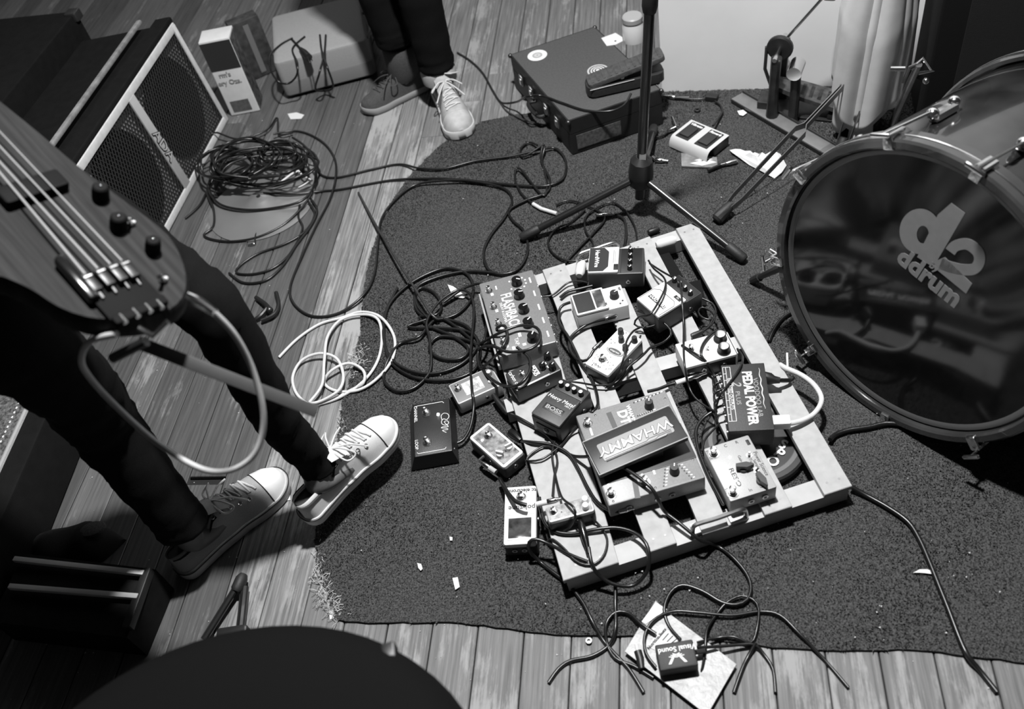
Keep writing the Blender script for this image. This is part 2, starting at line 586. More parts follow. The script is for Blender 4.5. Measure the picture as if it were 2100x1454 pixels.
# ------------------------------------------------------------------ pedals
class Pedal:
    def __init__(s, name, label, cat, quad, ztop, zbase, material, rc=0.004, ch=0.002, group=None, front=None, base=None):
        tl, tr, br, bl = [P(x, y, ztop) for x, y in quad]
        xd = (tr - tl) + (br - bl); s.w = xd.length / 2; xd.normalize()
        yd = Vector((-xd.y, xd.x, 0)); s.l = abs(((tl - bl) + (tr - br)).dot(yd)) / 2
        cen = (tl + tr + br + bl) / 4
        s.h = ztop - zbase
        s.e = thing(name, label, cat, (cen.x, cen.y, zbase), math.atan2(xd.y, xd.x), group)
        s.rc = rc
        if front is None:
            mb = MB().rbox((0, 0, s.h / 2 + .001), (s.w, s.l, s.h - .002), rc, ch)
        else:
            # wedge: low at the front (own bottom edge)
            x, y = s.w / 2, s.l / 2; mb = MB()
            prof = [(-y, .001), (y, .001), (y, s.h), (-y + .004, front + .003), (-y, front)]
            vs = [(sx * x, p[0], p[1]) for sx in (-1, 1) for p in prof]
            k = len(prof)
            mb.add(vs, [tuple(range(k)), tuple(range(2 * k - 1, k - 1, -1))] + [(i, i + k, (i + 1) % k + k, (i + 1) % k) for i in range(k)])
        s.front = front
        s.body = mb.build('body', material, s.e)
        MB().rbox((0, 0, .0008), (s.w - .006, s.l - .006, .0016), rc, .0005).build('base_plate', base or RUBBER, s.e)

    def zat(s, v):
        if s.front is None:
            return s.h
        return s.front + (s.h - s.front) * (v + .5)

    def pt(s, u, v):
        return Vector((u * s.w, v * s.l, s.zat(v)))

    def knob(s, u, v, r=.006, h=.011, m=None, cap=None, skirt=True, ang=0.5, line=None):
        p = s.pt(u, v)
        k = MB().lathe([(r * 1.12, 0), (r * 1.12, h * .18), (r, h * .3), (r * .94, h * .94), (r * .86, h)], p, 18).build('knob', m or BLACK, s.e)
        if cap:
            MB().lathe([(r * .8, h), (r * .8, h + .0006), (r * .7, h + .0009)], p, 16).build('cap', cap, k)
        if line:
            MB().box((0, r * .45, h + .0008), (r * .22, r * .8, .0012), Matrix.Translation(p) @ Matrix.Rotation(ang, 4, 'Z')).build('pointer', line, k)
        return k

    def chicken(s, u, v, ang, m=None):
        p = s.pt(u, v); M = Matrix.Translation(p) @ Matrix.Rotation(ang, 4, 'Z')
        k = MB().lathe([(.009, 0), (.009, .004), (.0085, .006)], (0, 0, 0), 16, M).build('knob', m or BLACK, s.e)
        mb = MB(); mb.prism([(-.013, -.0035), (.006, -.006), (.019, -.001), (.019, .001), (.006, .006), (-.013, .0035)], .005, .016, M)
        mb.build('pointer', m or BLACK, k)

    def foot(s, u, v, r=.0060, h=.014):
        p = s.pt(u, v)
        f = MB().lathe([(r * 1.45, 0), (r * 1.45, .0012), (r * 1.1, .0014)], p, 16).build('footswitch', CHROME, s.e)
        MB().lathe([(r * 1.05, .0012), (r * 1.05, .005)], p, 6).build('nut', STEEL, f)
        MB().lathe([(r * .72, .005), (r * .72, h - .003), (r * .82, h - .002), (r * .82, h - .0005), (r * .6, h)], p, 16).build('button', CHROME, f)

    def led(s, u, v, on=False, r=.0022):
        p = s.pt(u, v)
        MB().ball(p, r, sz=.9, seg=10).build('indicator_light', (on if not isinstance(on, bool) else (DIMLED if on else mat('dark_led', 0.05, 0.2))), s.e)

    def txt(s, t, size, u, v, rot=0.0, m=None, **k):
        p = s.pt(u, v)
        M = Matrix.Translation(p) @ Matrix.Rotation(math.atan2(s.h - s.front, s.l) if s.front else 0, 4, 'X') @ Matrix.Rotation(rot, 4, 'Z')
        return text(t, size, s.e, None, 0, m or PRINTW, M=M, **k)

    def plate(s, u0, v0, u1, v1, m, name='panel', th=.0006, rc=.001):
        a = s.pt(u0, v0); b = s.pt(u1, v1); cen = (a + b) / 2
        M = Matrix.Translation(cen) @ Matrix.Rotation(math.atan2(s.h - s.front, s.l) if s.front else 0, 4, 'X')
        return MB().rbox((0, 0, 0), (abs(b.x - a.x), abs(b.y - a.y), th * 2), rc, th * .5, M).build(name, m, s.e)

    def bars(s, lst, m=None, name='print'):
        """thin printed marks: (u, v, length along u, length along v)"""
        mb = MB()
        for u, v, du, dv in lst:
            p = s.pt(u, v); mb.box((p.x, p.y, p.z), (du * s.w, dv * s.l, .0007))
        mb.build(name, m or PRINTW, s.e)

    def jack(s, side, f, z=.5, plug=None, r=.0052):
        """socket on side: 'l','r','t','b' at fraction f along it"""
        d = {'l': (-1, 0), 'r': (1, 0), 't': (0, 1), 'b': (0, -1)}[side]
        p = Vector((d[0] * s.w / 2 + (f * s.w if d[0] == 0 else 0), d[1] * s.l / 2 + (f * s.l if d[1] == 0 else 0), s.h * z))
        n = Vector((d[0], d[1], 0))
        j = MB().cyl(p - n * .001, p + n * .0025, r, seg=12).build('socket', STEEL, s.e)
        MB().cyl(p + n * .002, p + n * .0028, r * .55, seg=10).build('hole', BLACK, j)

    def screws(s, lst, r=.0022):
        mb = MB()
        for u, v in lst:
            p = s.pt(u, v); mb.lathe([(r, -.0005), (r, .0006), (r * .6, .001)], p, 10)
        mb.build('screw', DKMET, s.e)

    def world(s, u, v, dz=0.0):
        p = s.pt(u, v) + Vector((0, 0, dz)); return s.e.location + Matrix.Rotation(s.e.rotation_euler.z, 3, 'Z') @ p


GP = 'effects pedals on and around the wooden pedalboard'
HP = math.pi / 2
# --- large delay pedal, top left of the board
p = Pedal('delay_pedal', 'wide grey delay pedal printed FLASHBACK with five black knobs', 'pedal', [(1089, 548), (1143, 700), (1022, 733), (984, 586)], .105, BZ, GREY3, .004, .003, GP)
for i, u in enumerate((-.36, -.18, .02, .21, .40)):
    p.knob(u, .13 if i else .16, .0115, .016, BLACKG, line=PRINTW, ang=-.6 + i * .4)
p.bars([(-.36 + .085 * math.cos(a), .16 + .16 * math.sin(a), .018, .03) for a in np.linspace(-.9, 4.0, 10)])
p.bars([(u, .40, .075, .028) for u in (-.36, -.17, .02, .2, .38)])
p.txt('FLASHBACK', .034, -.03, -.10, 0, PRINTW, sx=.62, off=.0006)
p.txt('DELAY & LOOPER', .008, -.03, -.22, 0, PRINTW)
for u in (-.36, -.13, .10, .34):
    p.foot(u, -.36, .0058, .015)
    p.bars([(u + .055, -.32, .035, .05)])
p.bars([(u, -.22, .05, .025) for u in (-.38,)])
p.txt('TAP', .012, .37, -.14, 0, PRINTW)
p.bars([(.30, -.06, .05, .05), (.43, -.03, .03, .06), (.44, -.22, .04, .05)])
for f in (-.35, -.2, .1, .2, .32, .42):
    p.jack('t', f, .5)
MB().rbox((0, -p.l / 2 - .004, .012), (p.w * .98, .006, .016), .001, .001).build('front_lip', mat('pale_grey_lip', .34, .5), p.e)
flash = p

# --- small black delay
p = Pedal('analog_delay_pedal', 'small black pedal printed carbon copy with three black knobs', 'pedal', [(1126, 721), (1150, 756), (1060, 804), (1036, 768)], .100, BZ, mat('dark_sparkle_enamel', .035, .35, var=.5, scale=900), .003, .0025, GP)
for u, v in ((-.28, .40), (.28, .36), (.05, .2)):
    p.knob(u, v, .0075, .013, BLACKG, line=PRINTW)
p.foot(-.05, -.22)
p.txt('carbon copy', .013, .0, -.40, 0, PRINTW, sx=.8)
pl = p.plate(-.22, -.02, .24, .10, PRINTW, 'logo_plate', .0004)
p.plate(-.19, -.01, .21, .09, PRINTK, 'logo_field', .0006)
t_ = p.txt('MXR', .014, .01, .04, 0, PRINTW, off=.0004, ex=.0012)
p.bars([(.44, -.1, .03, .7), (.1, .30, .12, .02), (-.1, .31, .1, .02)])
p.led(-.05, .12, False)
p.jack('r', .15); p.jack('l', .15)
MB().box((0, -p.l / 2 - .0006, p.h * .45), (p.w * .8, .0012, p.h * .3)).build('front_label', mat('pale_label', .35, .6), p.e)
mxr = p

# --- little pedal with a pale picture face, on the carpet
p = Pedal('nano_pedal', 'small grey pedal with a pale picture face lying left of the board', 'pedal', [(1007, 750), (1030, 788), (940, 830), (919, 790)], .046, BASE, mat('pale_rim', .42, .45), .004, .002, GP)
p.plate(-.44, -.47, .44, .47, mat('grey_face', .17, .5), 'face')
p.plate(-.30, -.26, .30, .16, mat('pale_art', .52, .6, var=.35, scale=110), 'picture', .0009)
p.txt('Metal', .011, .02, -.02, HP, PRINTG, ex=.0016); p.txt('Muff', .011, .02 + .14, -.02, HP, PRINTG, ex=.0016)
p.bars([(-.22, -.36, .2, .07), (.24, -.37, .22, .09), (.37, -.05, .12, .12), (.36, .30, .12, .13)])
p.foot(-.12, -.36, .0056)
p.knob(-.16, .37, .006, .010, STEEL, PRINTW); p.knob(.2, .30, .004, .006, PRINTW)
p.jack('r', .12); p.jack('l', .1)
nano = p

# --- two-button footswitch on the carpet
tl, tr, br, bl = (921, 812), (927, 922), (850, 940), (846, 834)
p = Pedal('amp_footswitch', 'black two-button footswitch marked CHANNEL and LOOP with a shining light', 'footswitch', [tl, tr, br, bl], .048, BASE, mat('black_powder_coat', .014, .4, var=.2, bump=.15, bscale=700), .003, .002, 'footswitches')
x = p.w / 2; y = p.l / 2
mb = MB(); mb.add([(-x - .004, -y - .016, 0), (x + .004, -y - .016, 0), (x + .004, y + .006, 0), (-x - .004, y + .006, 0), (-x, -y, p.h - .001), (x, -y, p.h - .001), (x, y, p.h - .001), (-x, y, p.h - .001)],
                  [(0, 1, 5, 4), (1, 2, 6, 5), (2, 3, 7, 6), (3, 0, 4, 7)])
mb.build('casing', MATS['black_powder_coat'], p.e, 0)
p.foot(-.28, -.14, .0068, .017); p.foot(.28, -.14, .0068, .017)
p.led(-.22, .18, LED, .0032)
p.txt('CHANNEL', .0095, -.30, -.43, 0); p.txt('LOOP', .0095, .28, -.43, 0)
mb = MB(); zz = p.h + .0002
for sx in (-1, 1):
    mb.tube([(sx * x * .86, -y * .84, zz), (sx * x * .90, -y * .76, zz), (sx * x * .90, y * .62, zz), (sx * x * .84, y * .70, zz)], .0008, 4)
mb.build('border_line', PRINTW, p.e)
# handwritten signature logo: looping strokes
Mp = (Matrix.Translation(p.e.location) @ Matrix.Rotation(p.e.rotation_euler.z, 4, 'Z')).inverted()
sg = [Mp @ P(820 + x_ / 3.162, 720 + y_ / 3.162, .0482) for x_, y_ in ((275, 450), (268, 422), (285, 404), (310, 408), (318, 425), (305, 444), (284, 440), (270, 455), (275, 474), (300, 480), (316, 466), (308, 452), (288, 458), (300, 474), (314, 490), (285, 490), (268, 498), (300, 500), (312, 508), (276, 514), (302, 528))]
MB().tube(spline(sg, .002), .0008, 4).build('signature_logo', PRINTW, p.e)
p.jack('t', .38)
prs = p

# --- pale framed pedal with two white knobs on the carpet
p = Pedal('overdrive_pedal', 'small pedal with a white rim and two pale pointer knobs on the carpet', 'pedal', [(1070, 928), (1031, 964), (963, 894), (1006, 863)], .050, BASE, mat('white_rim', .62, .45), .006, .002, GP, base=BLACK)
MB().rbox((0, 0, p.h * .42), (p.w + .0008, p.l + .0008, p.h * .80), .006, .002).build('casing', mat('dark_hammered', .04, .5, var=.4, scale=400), p.e)
p.plate(-.40, -.44, .40, .44, mat('mottled_face', .20, .5, var=.8, scale=90), 'face')
p.foot(-.05, -.24, .0062)
p.led(.23, -.26, DIMLED, .0030)
p.bars([(0, -.02, .76, .05), (.05, -.10, .5, .04)])
for u in (-.22, .22):
    k = p.knob(u, .26, .0078, .010, mat('pale_knob', .66, .4))
    pp = p.pt(u, .26); MB().box((0, 0, .013), (.0038, .016, .008), Matrix.Translation(pp) @ Matrix.Rotation(.5 if u > 0 else 1.3, 4, 'Z')).build('grip', MATS['pale_knob'], k)
p.jack('r', .1); p.jack('l', .1); p.jack('t', 0)
drive = p

# --- white tuner on the carpet
p = Pedal('tuner_pedal', 'white tuner pedal printed polytune with a dark display, left of the board', 'pedal', [(1103, 1113), (1034, 1119), (1034, 999), (1096, 996)], .052, BASE, mat('white_enamel', .70, .4), .005, .002, GP)
p.plate(-.40, .04, .40, .43, mat('display_rim', .74, .4), 'display_frame', .0010)
p.plate(-.36, .06, .36, .40, mat('dark_display', .055, .12, var=.6, scale=60), 'display', .0014)
p.foot(-.03, -.30, .0068)
p.txt('tc electronic', .0115, -.02, -.42, 0, PRINTK, off=.0003)
p.txt('polytune', .015, -.05, -.12, 0, PRINTK, off=.0002)
p.txt('input', .004, .36, 0, 0, PRINTG); p.txt('output', .004, -.36, 0, 0, PRINTG)
p.jack('r', 0); p.jack('l', 0); p.jack('t', .2, .5); p.jack('t', -.1, .5)
MB().rbox((0, 0, p.h * .4), (p.w + .001, p.l + .001, p.h * .72), .005, .002).build('casing', mat('black_lower_case', .02, .5), p.e)
tuner = p

# --- mini pedal with two white knobs on the first slat
p = Pedal('mini_drive_pedal', 'mini pedal with two white knobs on the front end of the wide slat', 'pedal', [(1210, 1016), (1221, 1046), (1125, 1073), (1118, 1042)], .092, BZ, mat('steel_rim', .50, .35, .6), .005, .002, GP)
MB().rbox((0, 0, p.h * .42), (p.w + .0008, p.l + .0008, p.h * .8), .005, .002).build('casing', mat('dark_hammered', .04), p.e)
p.plate(-.40, -.46, .40, .46, mat('striped_face', .30, .5, var=.5, scale=120), 'face')
p.bars([(x_, .0, .05, .5) for x_ in (-.25, -.1, .05, .2)])
p.foot(-.08, -.34, .0056)
p.knob(-.22, .36, .0062, .012, mat('white_knob', .8, .4)); p.knob(.2, .33, .0062, .012, mat('white_knob', .8))
p.led(.05, -.18, False, .0015)
p.jack('r', .1); p.jack('l', .1)
mini = p


# --- compact pedals with a treadle flap and a recessed knob panel
def compact(name, label, quad, ztop, body, flap, panel, split, nk, capm, knobm, zb=BZ, jackz=.45):
    p = Pedal(name, label, 'pedal', quad, ztop - .004, zb, body, .003, .0025, GP)
    x, y = p.w / 2, p.l / 2; ys = -y + split * p.l
    mb = MB().rbox((0, (-y + ys) / 2, p.h + .003), (p.w * .98, ys + y - .002, .007), .003, .0015)
    t = mb.build('treadle', flap, p.e)
    if panel is not None:
        MB().rbox((0, (ys + y) / 2, p.h + .0002), (p.w * .94, (y - ys) * .86, .0012), .002, .0005).build('knob_panel', panel, p.e)
    for i in range(nk):
        u = (i - (nk - 1) / 2) / nk * .92
        p.knob(u, split + (1 - split) * .45 - .5, .0052, .013, knobm, capm)
    p.jack('l', .22, jackz); p.jack('r', .22, jackz)
    p.tz = p.h + .0066; p.split = split
    return p, t


p, t = compact('distortion_pedal', 'black pedal printed Heavy Metal with four pale-topped knobs on the wide slat', [(1150, 777), (1212, 800), (1147, 884), (1092, 849)], .112, mat('black_cast_case', .018, .4, var=.3, scale=300), mat('dark_treadle', .035, .5, var=.2, scale=300), BLACK, .70, 4, mat('pale_knob_cap', .62, .35), BLACK)
p.h0 = p.h; p.h = p.tz
p.txt('Heavy Metal', .0125, 0, .02, 0, PRINTW, shear=.2); p.txt('HM-2', .006, .3, -.05, 0, PRINTW)
MB().rbox((0, -.22 * p.l, p.h), (p.w * .66, p.l * .14, .0008), .001, .0003).build('logo_field', mat('dark_logo_field', .016, .4), p.e)
p.txt('BOSS', .013, 0, -.22, 0, PRINTG, off=.0004, ex=.0008, sx=1.3)
p.h = p.h0
MB().box((0, -p.l / 2 - .001, p.h * .55), (p.w * .7, .002, p.h * .3)).build('front_grip', RUBBER, p.e)
MB().lathe([(.006, 0), (.006, .004), (.004, .006)], (0, 0, 0), 14, Matrix.Translation((0, -p.l / 2, p.h * .5)) @ Matrix.Rotation(HP, 4, 'X')).build('thumb_screw', BLACKG, p.e)
heavy = p

p, t = compact('dark_label_pedal', 'pedal with a dark badge printed HardWire at the far end of the board', [(1322, 514), (1318, 566), (1206, 558), (1209, 505)], .106, mat('dark_case', .03, .45), mat('pale_silver_treadle', .55, .4), BLACK, .56, 4, CHROME, BLACK)
p.h0 = p.h; p.h = p.tz
MB().prism([(-.45 * p.w, -.48 * p.l), (.45 * p.w, -.48 * p.l), (.45 * p.w, -.22 * p.l), (.28 * p.w, -.13 * p.l), (-.28 * p.w, -.13 * p.l), (-.45 * p.w, -.22 * p.l)], p.h, p.h + .0014).build('badge', mat('dark_badge', .03, .4), p.e)
p.txt('HardWire', .0135, -.02, -.34, 0, PRINTW, ex=.002, off=.0003)
p.plate(.2, -.03, .42, .05, PRINTK, 'emblem', .0006); p.bars([(-.1, -.04, .5, .012), (-.1, -.01, .4, .008)], PRINTG)
p.h = p.h0
hw1 = p

p, t = compact('pale_label_pedal', 'pale pedal printed HARDWIRE in a dark bar with four knobs', [(1393, 562), (1440, 601), (1350, 655), (1304, 616)], .108, mat('dark_case', .03), mat('white_treadle', .66, .4), mat('black_knob_panel', .012, .4), .66, 4, CHROME, BLACK)
p.h0 = p.h; p.h = p.tz
p.plate(-.34, -.31, .34, -.23, PRINTK, 'name_bar', .0007); p.txt('HARDWIRE', .0105, 0, -.27, 0, PRINTW, ex=.0012, off=.0002)
p.plate(.16, .02, .42, .09, PRINTK, 'emblem', .0006); p.txt('DL', .006, .29, .055, 0, PRINTW, ex=.001)
mb = MB(); zz = p.h + .0004; x = p.w / 2; y = p.l
mb.tube([(-x * .9, -.46 * y, zz), (-x * .9, -.12 * y, zz), (-x * .62, -.04 * y, zz), (x * .62, -.04 * y, zz), (x * .9, -.12 * y, zz), (x * .9, -.46 * y, zz)], .0007, 4)
mb.build('groove', mat('grey_groove', .2, .5), p.e)
p.bars([(-.25, .07, .3, .008), (-.2, .04, .24, .008)], PRINTG)
p.h = p.h0
hw2 = p

p, t = compact('rubber_pad_pedal', 'silver pedal with a dark rubber tread and one large black knob', [(1273, 583), (1290, 626), (1183, 651), (1169, 608)], .104, mat('pale_silver_case', .58, .4), mat('pale_silver_treadle', .55), None, .64, 0, None, BLACK)
p.h0 = p.h; p.h = p.tz
p.plate(-.42, -.46, .42, -.12, mat('ribbed_rubber', .02, .7, bump=.5, bscale=600), 'rubber_pad', .001)
p.plate(-.40, -.09, .40, .09, mat('shiny_plate', .32, .15, .8, var=.5, scale=70), 'name_plate', .0006)
p.txt('II', .014, .30, .06, 0, PRINTK, off=.0006)
p.h = p.h0
p.knob(.0, .30, .0095, .015, BLACK, line=PRINTW, ang=.3); p.led(.25, .42, False); p.led(.35, .36, False)
p.txt('REP', .006, -.3, .44, 0, PRINTK, off=.0002)
pad = p

# --- splattered pedal with an oval badge
p = Pedal('oval_badge_pedal', 'white speckled pedal with an oval badge and four black knobs', 'pedal', [(1268, 671), (1314, 694), (1250, 773), (1201, 746)], .098, BZ, mat('white_face', .64, .45, var=.12, scale=60), .004, .002, GP)
MB().rbox((0, 0, p.h * .44), (p.w + .001, p.l + .001, p.h * .82), .004, .002).build('casing', mat('dark_case2', .03, .35), p.e)
for u, v in ((-.28, .40), (-.05, .26), (.34, .38), (.30, .14)):
    p.knob(u, v, .0060, .015, BLACK)
mb = MB()
for k in range(70):
    a = p.pt(random.uniform(-.46, .46), random.choice((random.uniform(-.48, -.2), random.uniform(.1, .48), random.uniform(-.48, .48))))
    r_ = random.uniform(.0004, .0013); mb.cyl((a.x, a.y, a.z - .0002), (a.x, a.y, a.z + .0003), r_, seg=6)
mb.build('paint_speckle', PRINTK, p.e)
E1 = Matrix.Translation(p.pt(.05, .0)) @ Matrix.Diagonal((1, .42, 1, 1))
MB().lathe([(.020, 0), (.020, .0006)], (0, 0, 0), 28, E1).build('oval_badge', PRINTK, p.e)
MB().lathe([(.0185, .0005), (.0185, .0009)], (0, 0, 0), 28, E1).build('oval_field', PRINTW, p.e)
MB().lathe([(.0165, .0008), (.0165, .0012)], (0, 0, 0), 28, E1).build('oval_centre', mat('badge_grey', .08, .5), p.e)
p.txt('empress', .0068, .05, .0, 0, PRINTW, ex=.0016)
p.foot(-.08, -.26, .0060)
p.txt('drive', .008, -.05, -.42, 0, PRINTK)
p.jack('r', .1); p.jack('l', .1); p.jack('r', -.2)
oval = p

# --- plain cream pedal with two big knobs
p = Pedal('cream_pedal', 'plain cream pedal with two large black chrome-topped knobs', 'pedal', [(1486, 678), (1511, 724), (1407, 757), (1385, 706)], .098, BZ, CREAM, .002, .0012, GP)
MB().rbox((0, 0, p.h * .44), (p.w + .0012, p.l - .004, p.h * .84), .002, .001).build('casing', mat('black_sheet_case', .02, .35), p.e)
p.knob(-.22, .34, .0125, .017, mat('fluted_knob', .012, .3), CHROME); p.knob(.26, .30, .0125, .017, MATS['fluted_knob'], CHROME)
p.foot(-.12, -.26, .0060); p.led(-.25, -.24, False)
k = MB().cyl(p.pt(.02, .02), p.pt(.02, .02) + Vector((.003, .002, .010)), .0012, seg=8).build('toggle_switch', CHROME, p.e)
MB().lathe([(.004, 0), (.004, .0014)], p.pt(.02, .02), 6).build('nut', STEEL, k)
p.jack('r', .25); p.jack('r', -.15); p.jack('l', .1)
MB().box((0, p.l / 2 + .003, p.h * .55), (p.w * .9, .0016, p.h * .8)).build('end_plate', mat('pale_end_plate', .55, .4), p.e)
cream = p

# --- power supply
p = Pedal('power_supply', 'black power supply box printed PEDAL POWER 2 PLUS beside the outer slat', 'power supply', [(1567, 743), (1588, 879), (1495, 886), (1478, 750)], .108, BZ, mat('black_textured_steel', .020, .5, var=.3, scale=500, bump=.3, bscale=900), .0015, .001)
p.txt('PEDAL POWER', .025, .02, .06, 0, PRINTW, sx=.78, off=.0009)
p.txt('2', .024, -.20, -.20, 0, PRINTG, shear=.3, off=.0004); p.txt('PLUS', .012, .02, -.20, 0, PRINTG, sx=1.3)
p.txt('VOODOO LAB', .013, .02, .24, 0, PRINTG, sx=1.1)
sg = [((-.42 + .62 * k / 30) * p.w, (.36 + .012 * math.sin(k * .9)) * p.l, p.h + .0003) for k in range(31)]
MB().tube(sg, [.0004 + .0011 * math.sin(math.pi * k / 30) for k in range(31)], 4).build('swoosh', mat('pale_print', .55, .5), p.e)
mb = MB(); fr_ = [(-.46, -.30, .36, -.30), (-.46, -.40, .36, -.40), (-.46, -.47, .36, -.47)]
for u0, v0, u1, v1 in fr_:
    mb.tube([p.pt(u0, v0) + Vector((0, 0, .0002)), p.pt(u1, v1) + Vector((0, 0, .0002))], .0006, 4)
for k in range(9):
    u = -.46 + .82 * k / 8; mb.tube([p.pt(u, -.47 if k % 8 else -.47) + Vector((0, 0, .0002)), p.pt(u, -.40 if k % 8 else -.30) + Vector((0, 0, .0002))], .0006, 4)
mb.build('table_lines', PRINTW, p.e)
p.txt('ISOLATED OUTPUTS', .0085, -.05, -.35, 0, PRINTW)
for k in range(8):
    p.jack('b', -.42 + .12 * k, .6, r=.004)
p.jack('t', .32, .5, r=.009)
power = p

# --- home-made pedal with handwriting
p = Pedal('handmade_pedal', 'bare metal home-made pedal with handwritten black marks at the front corner', 'pedal', [(1530, 886), (1591, 991), (1500, 1036), (1447, 926)], .096, BZ, mat('bare_aluminium', .36, .5, .15, var=.08, scale=500), .003, .0015, GP)
for u in (-.36, .38):
    p.foot(u, -.36 if u < 0 else -.38, .0078, .018)
p.led(-.22, -.08, DIMLED, .0026); p.led(.2, -.2, DIMLED, .0026)
p.chicken(.05, .05, 1.3); p.chicken(.34, .26, .15)
k = MB().lathe([(.006, 0), (.006, .0014)], p.pt(.14, .27), 12).build('toggle_switch', CHROME, p.e)
MB().cyl(p.pt(.14, .27), p.pt(.14, .27) + Vector((.002, .003, .008)), .002, seg=8).build('lever', DKMET, k)
k = MB().lathe([(.0062, 0), (.0062, .0016)], p.pt(-.14, .30), 6).build('toggle_switch', CHROME, p.e)
MB().lathe([(.0028, 0), (.0028, .010), (.002, .012)], p.pt(-.14, .30), 10).build('lever', CHROME, k)
p.txt('Power Science', .0105, .05, .44, 0, PRINTK, sx=.9); p.txt('Sample', .008, .04, .35, 0, PRINTK); p.txt('Tone', .008, -.02, .28, 0, PRINTK)
p.txt('RESO', .012, .14, -.18, 0, PRINTK, sx=1.5); p.txt('Gain', .008, -.14, .1, 0, PRINTK)
p.txt('BYPASS', .007, -.36, -.46, 0, PRINTK); p.txt('STOMP', .007, .36, -.46, 0, PRINTK)
p.txt('In', .009, .42, -.02, HP, PRINTK); p.txt('Out', .009, .42, .26, HP, PRINTK); p.txt('C', .009, -.43, -.05, HP, PRINTK); p.txt('R', .009, -.43, .2, HP, PRINTK)
p.plate(-.42, .38, -.32, .45, PRINTK, 'ink_mark', .0004)
p.jack('r', -.05, .5, r=.006); p.jack('r', .25, .5, r=.006); p.jack('l', .1, .5)
hand = p

# --- big pitch pedal with treadle
p = Pedal('pitch_pedal', 'large grey pitch pedal with a long black treadle printed WHAMMY', 'pedal', [(1182, 853), (1369, 796), (1441, 982), (1246, 1037)], .100, BZ, mat('grey_cast_metal', .22, .42, var=.10, scale=300), .003, .003, GP)
a = [P(x, y, z) for x, y, z in ((1201, 905, .128), (1377, 830, .138), (1407, 898, .138), (1223, 977, .128))]
Mi = (Matrix.Translation(p.e.location) @ Matrix.Rotation(p.e.rotation_euler.z, 4, 'Z')).inverted()
a = [Mi @ q for q in a]
cen = sum(a, Vector()) / 4; xd = (a[1] - a[0] + a[2] - a[3]); tw = xd.length / 2; yd = (a[0] - a[3] + a[1] - a[2]); tl_ = yd.length / 2
TM = frame(cen, xd, xd.cross(yd))
tre = MB().rbox((0, 0, -.006), (tw, tl_, .012), .003, .002, TM).build('treadle', mat('black_treadle', .016, .45, var=.2, scale=300), p.e)
mb = MB(); q = [(-tw / 2, -tl_ / 2, .0005), (tw / 2, -tl_ / 2, .0005), (tw / 2, tl_ / 2, .0005), (-tw / 2, tl_ / 2, .0005), (-tw / 2, -tl_ / 2, .0005)]
mb.tube(q, .0010, 6, TM); mb.build('rim', mat('pale_rim_line', .45, .4), tre)
MB().rbox((.002, .002, .0004), (tw * .80, tl_ * .50, .0014), .004, .0005, TM).build('name_plate', mat('grey_name_plate', .32, .45), tre)
for _off, _z, _m in ((.0014, .0013, PRINTK), (.0002, .0018, PRINTW)):
    text('WHAMMY', .028, tre, None, 0, _m, M=TM @ Matrix.Translation((0.004, .004, _z)) @ Matrix.Rotation(math.pi, 4, 'Z'), sx=1.16, off=_off * .7, shear=.12)
mb = MB()
for k in range(3):
    mb.tube([(-tw * .37, tl_ * .5 * (-.34 - .08 * k), .0014), (tw * (.1 + .1 * k), tl_ * .5 * (-.34 - .08 * k), .0014), (tw * (.13 + .1 * k), tl_ * .5 * (-.26 - .08 * k), .0014), (tw * .38, tl_ * .5 * (-.26 - .08 * k), .0014)], .0005, 4, TM)
mb.build('stripe', PRINTK, tre)
# treadle well and rocker block
MB().rbox((cen.x, cen.y, (p.h + cen.z) / 2 - .006), (tw * .5, tl_ * .8, max(.01, cen.z - p.h - .004)), .003, .001).build('rocker_block', BLACK, p.e)
MB().rbox((cen.x + .012, cen.y - .012, p.h - .002), (tw * .98, tl_ * 1.05, .006), .003, .001).build('well', mat('dark_well', .035, .5), p.e)
for (x_, y_) in ((1205, 866), (1253, 1010), (1322, 985)):
    q = Mi @ P(x_, y_, .108); p.foot(q.x / p.w, q.y / p.l, .0072, .018)
for (x_, y_) in ((1331, 828), (1383, 962)):
    q = Mi @ P(x_, y_, .11); p.knob(q.x / p.w, q.y / p.l, .0085, .018, BLACK, line=PRINTW, ang=-.4)
lst = []
for k in range(8):
    for (xa, ya, xb, yb) in ((1300, 826, 1352, 806), (1308, 853, 1338, 842)):
        q = Mi @ P(xa + (xb - xa) * k / 7, ya + (yb - ya) * k / 7, .1); lst.append((q.x / p.w, q.y / p.l))
for k in range(8):
    for (xa, ya, xb, yb) in ((1365, 950, 1361, 997), (1384, 945, 1418, 981)):
        q = Mi @ P(xa + (xb - xa) * k / 7, ya + (yb - ya) * k / 7, .1); lst.append((q.x / p.w, q.y / p.l))
mb = MB(); mw = MB()
for u, v in lst:
    q = p.pt(u, v); mb.cyl((q.x, q.y, q.z - .0003), (q.x, q.y, q.z + .0006), .0016, seg=8); mw.box((q.x + .005, q.y + .001, q.z), (.004, .002, .0006))
mb.build('indicator_dots', BLACK, p.e)['kind'] = 'stuff'; mw.build('printed_values', PRINTW, p.e)['kind'] = 'stuff'
q = Mi @ P(1283, 855, .1); p.plate(q.x / p.w - .04, q.y / p.l - .16, q.x / p.w + .10, q.y / p.l + .10, mat('grey_cast_metal2', .2, .45), 'logo_panel', .0005)
t_ = text('DT', .026, p.e, None, 0, PRINTW, M=Matrix.Translation((q.x - .004, q.y, p.h + .0008)) @ Matrix.Rotation(-HP, 4, 'Z'), off=.001)
text('WHAMMY', .011, p.e, None, 0, PRINTW, M=Matrix.Translation((q.x + .012, q.y, p.h + .0008)) @ Matrix.Rotation(-HP, 4, 'Z'), off=.0003)
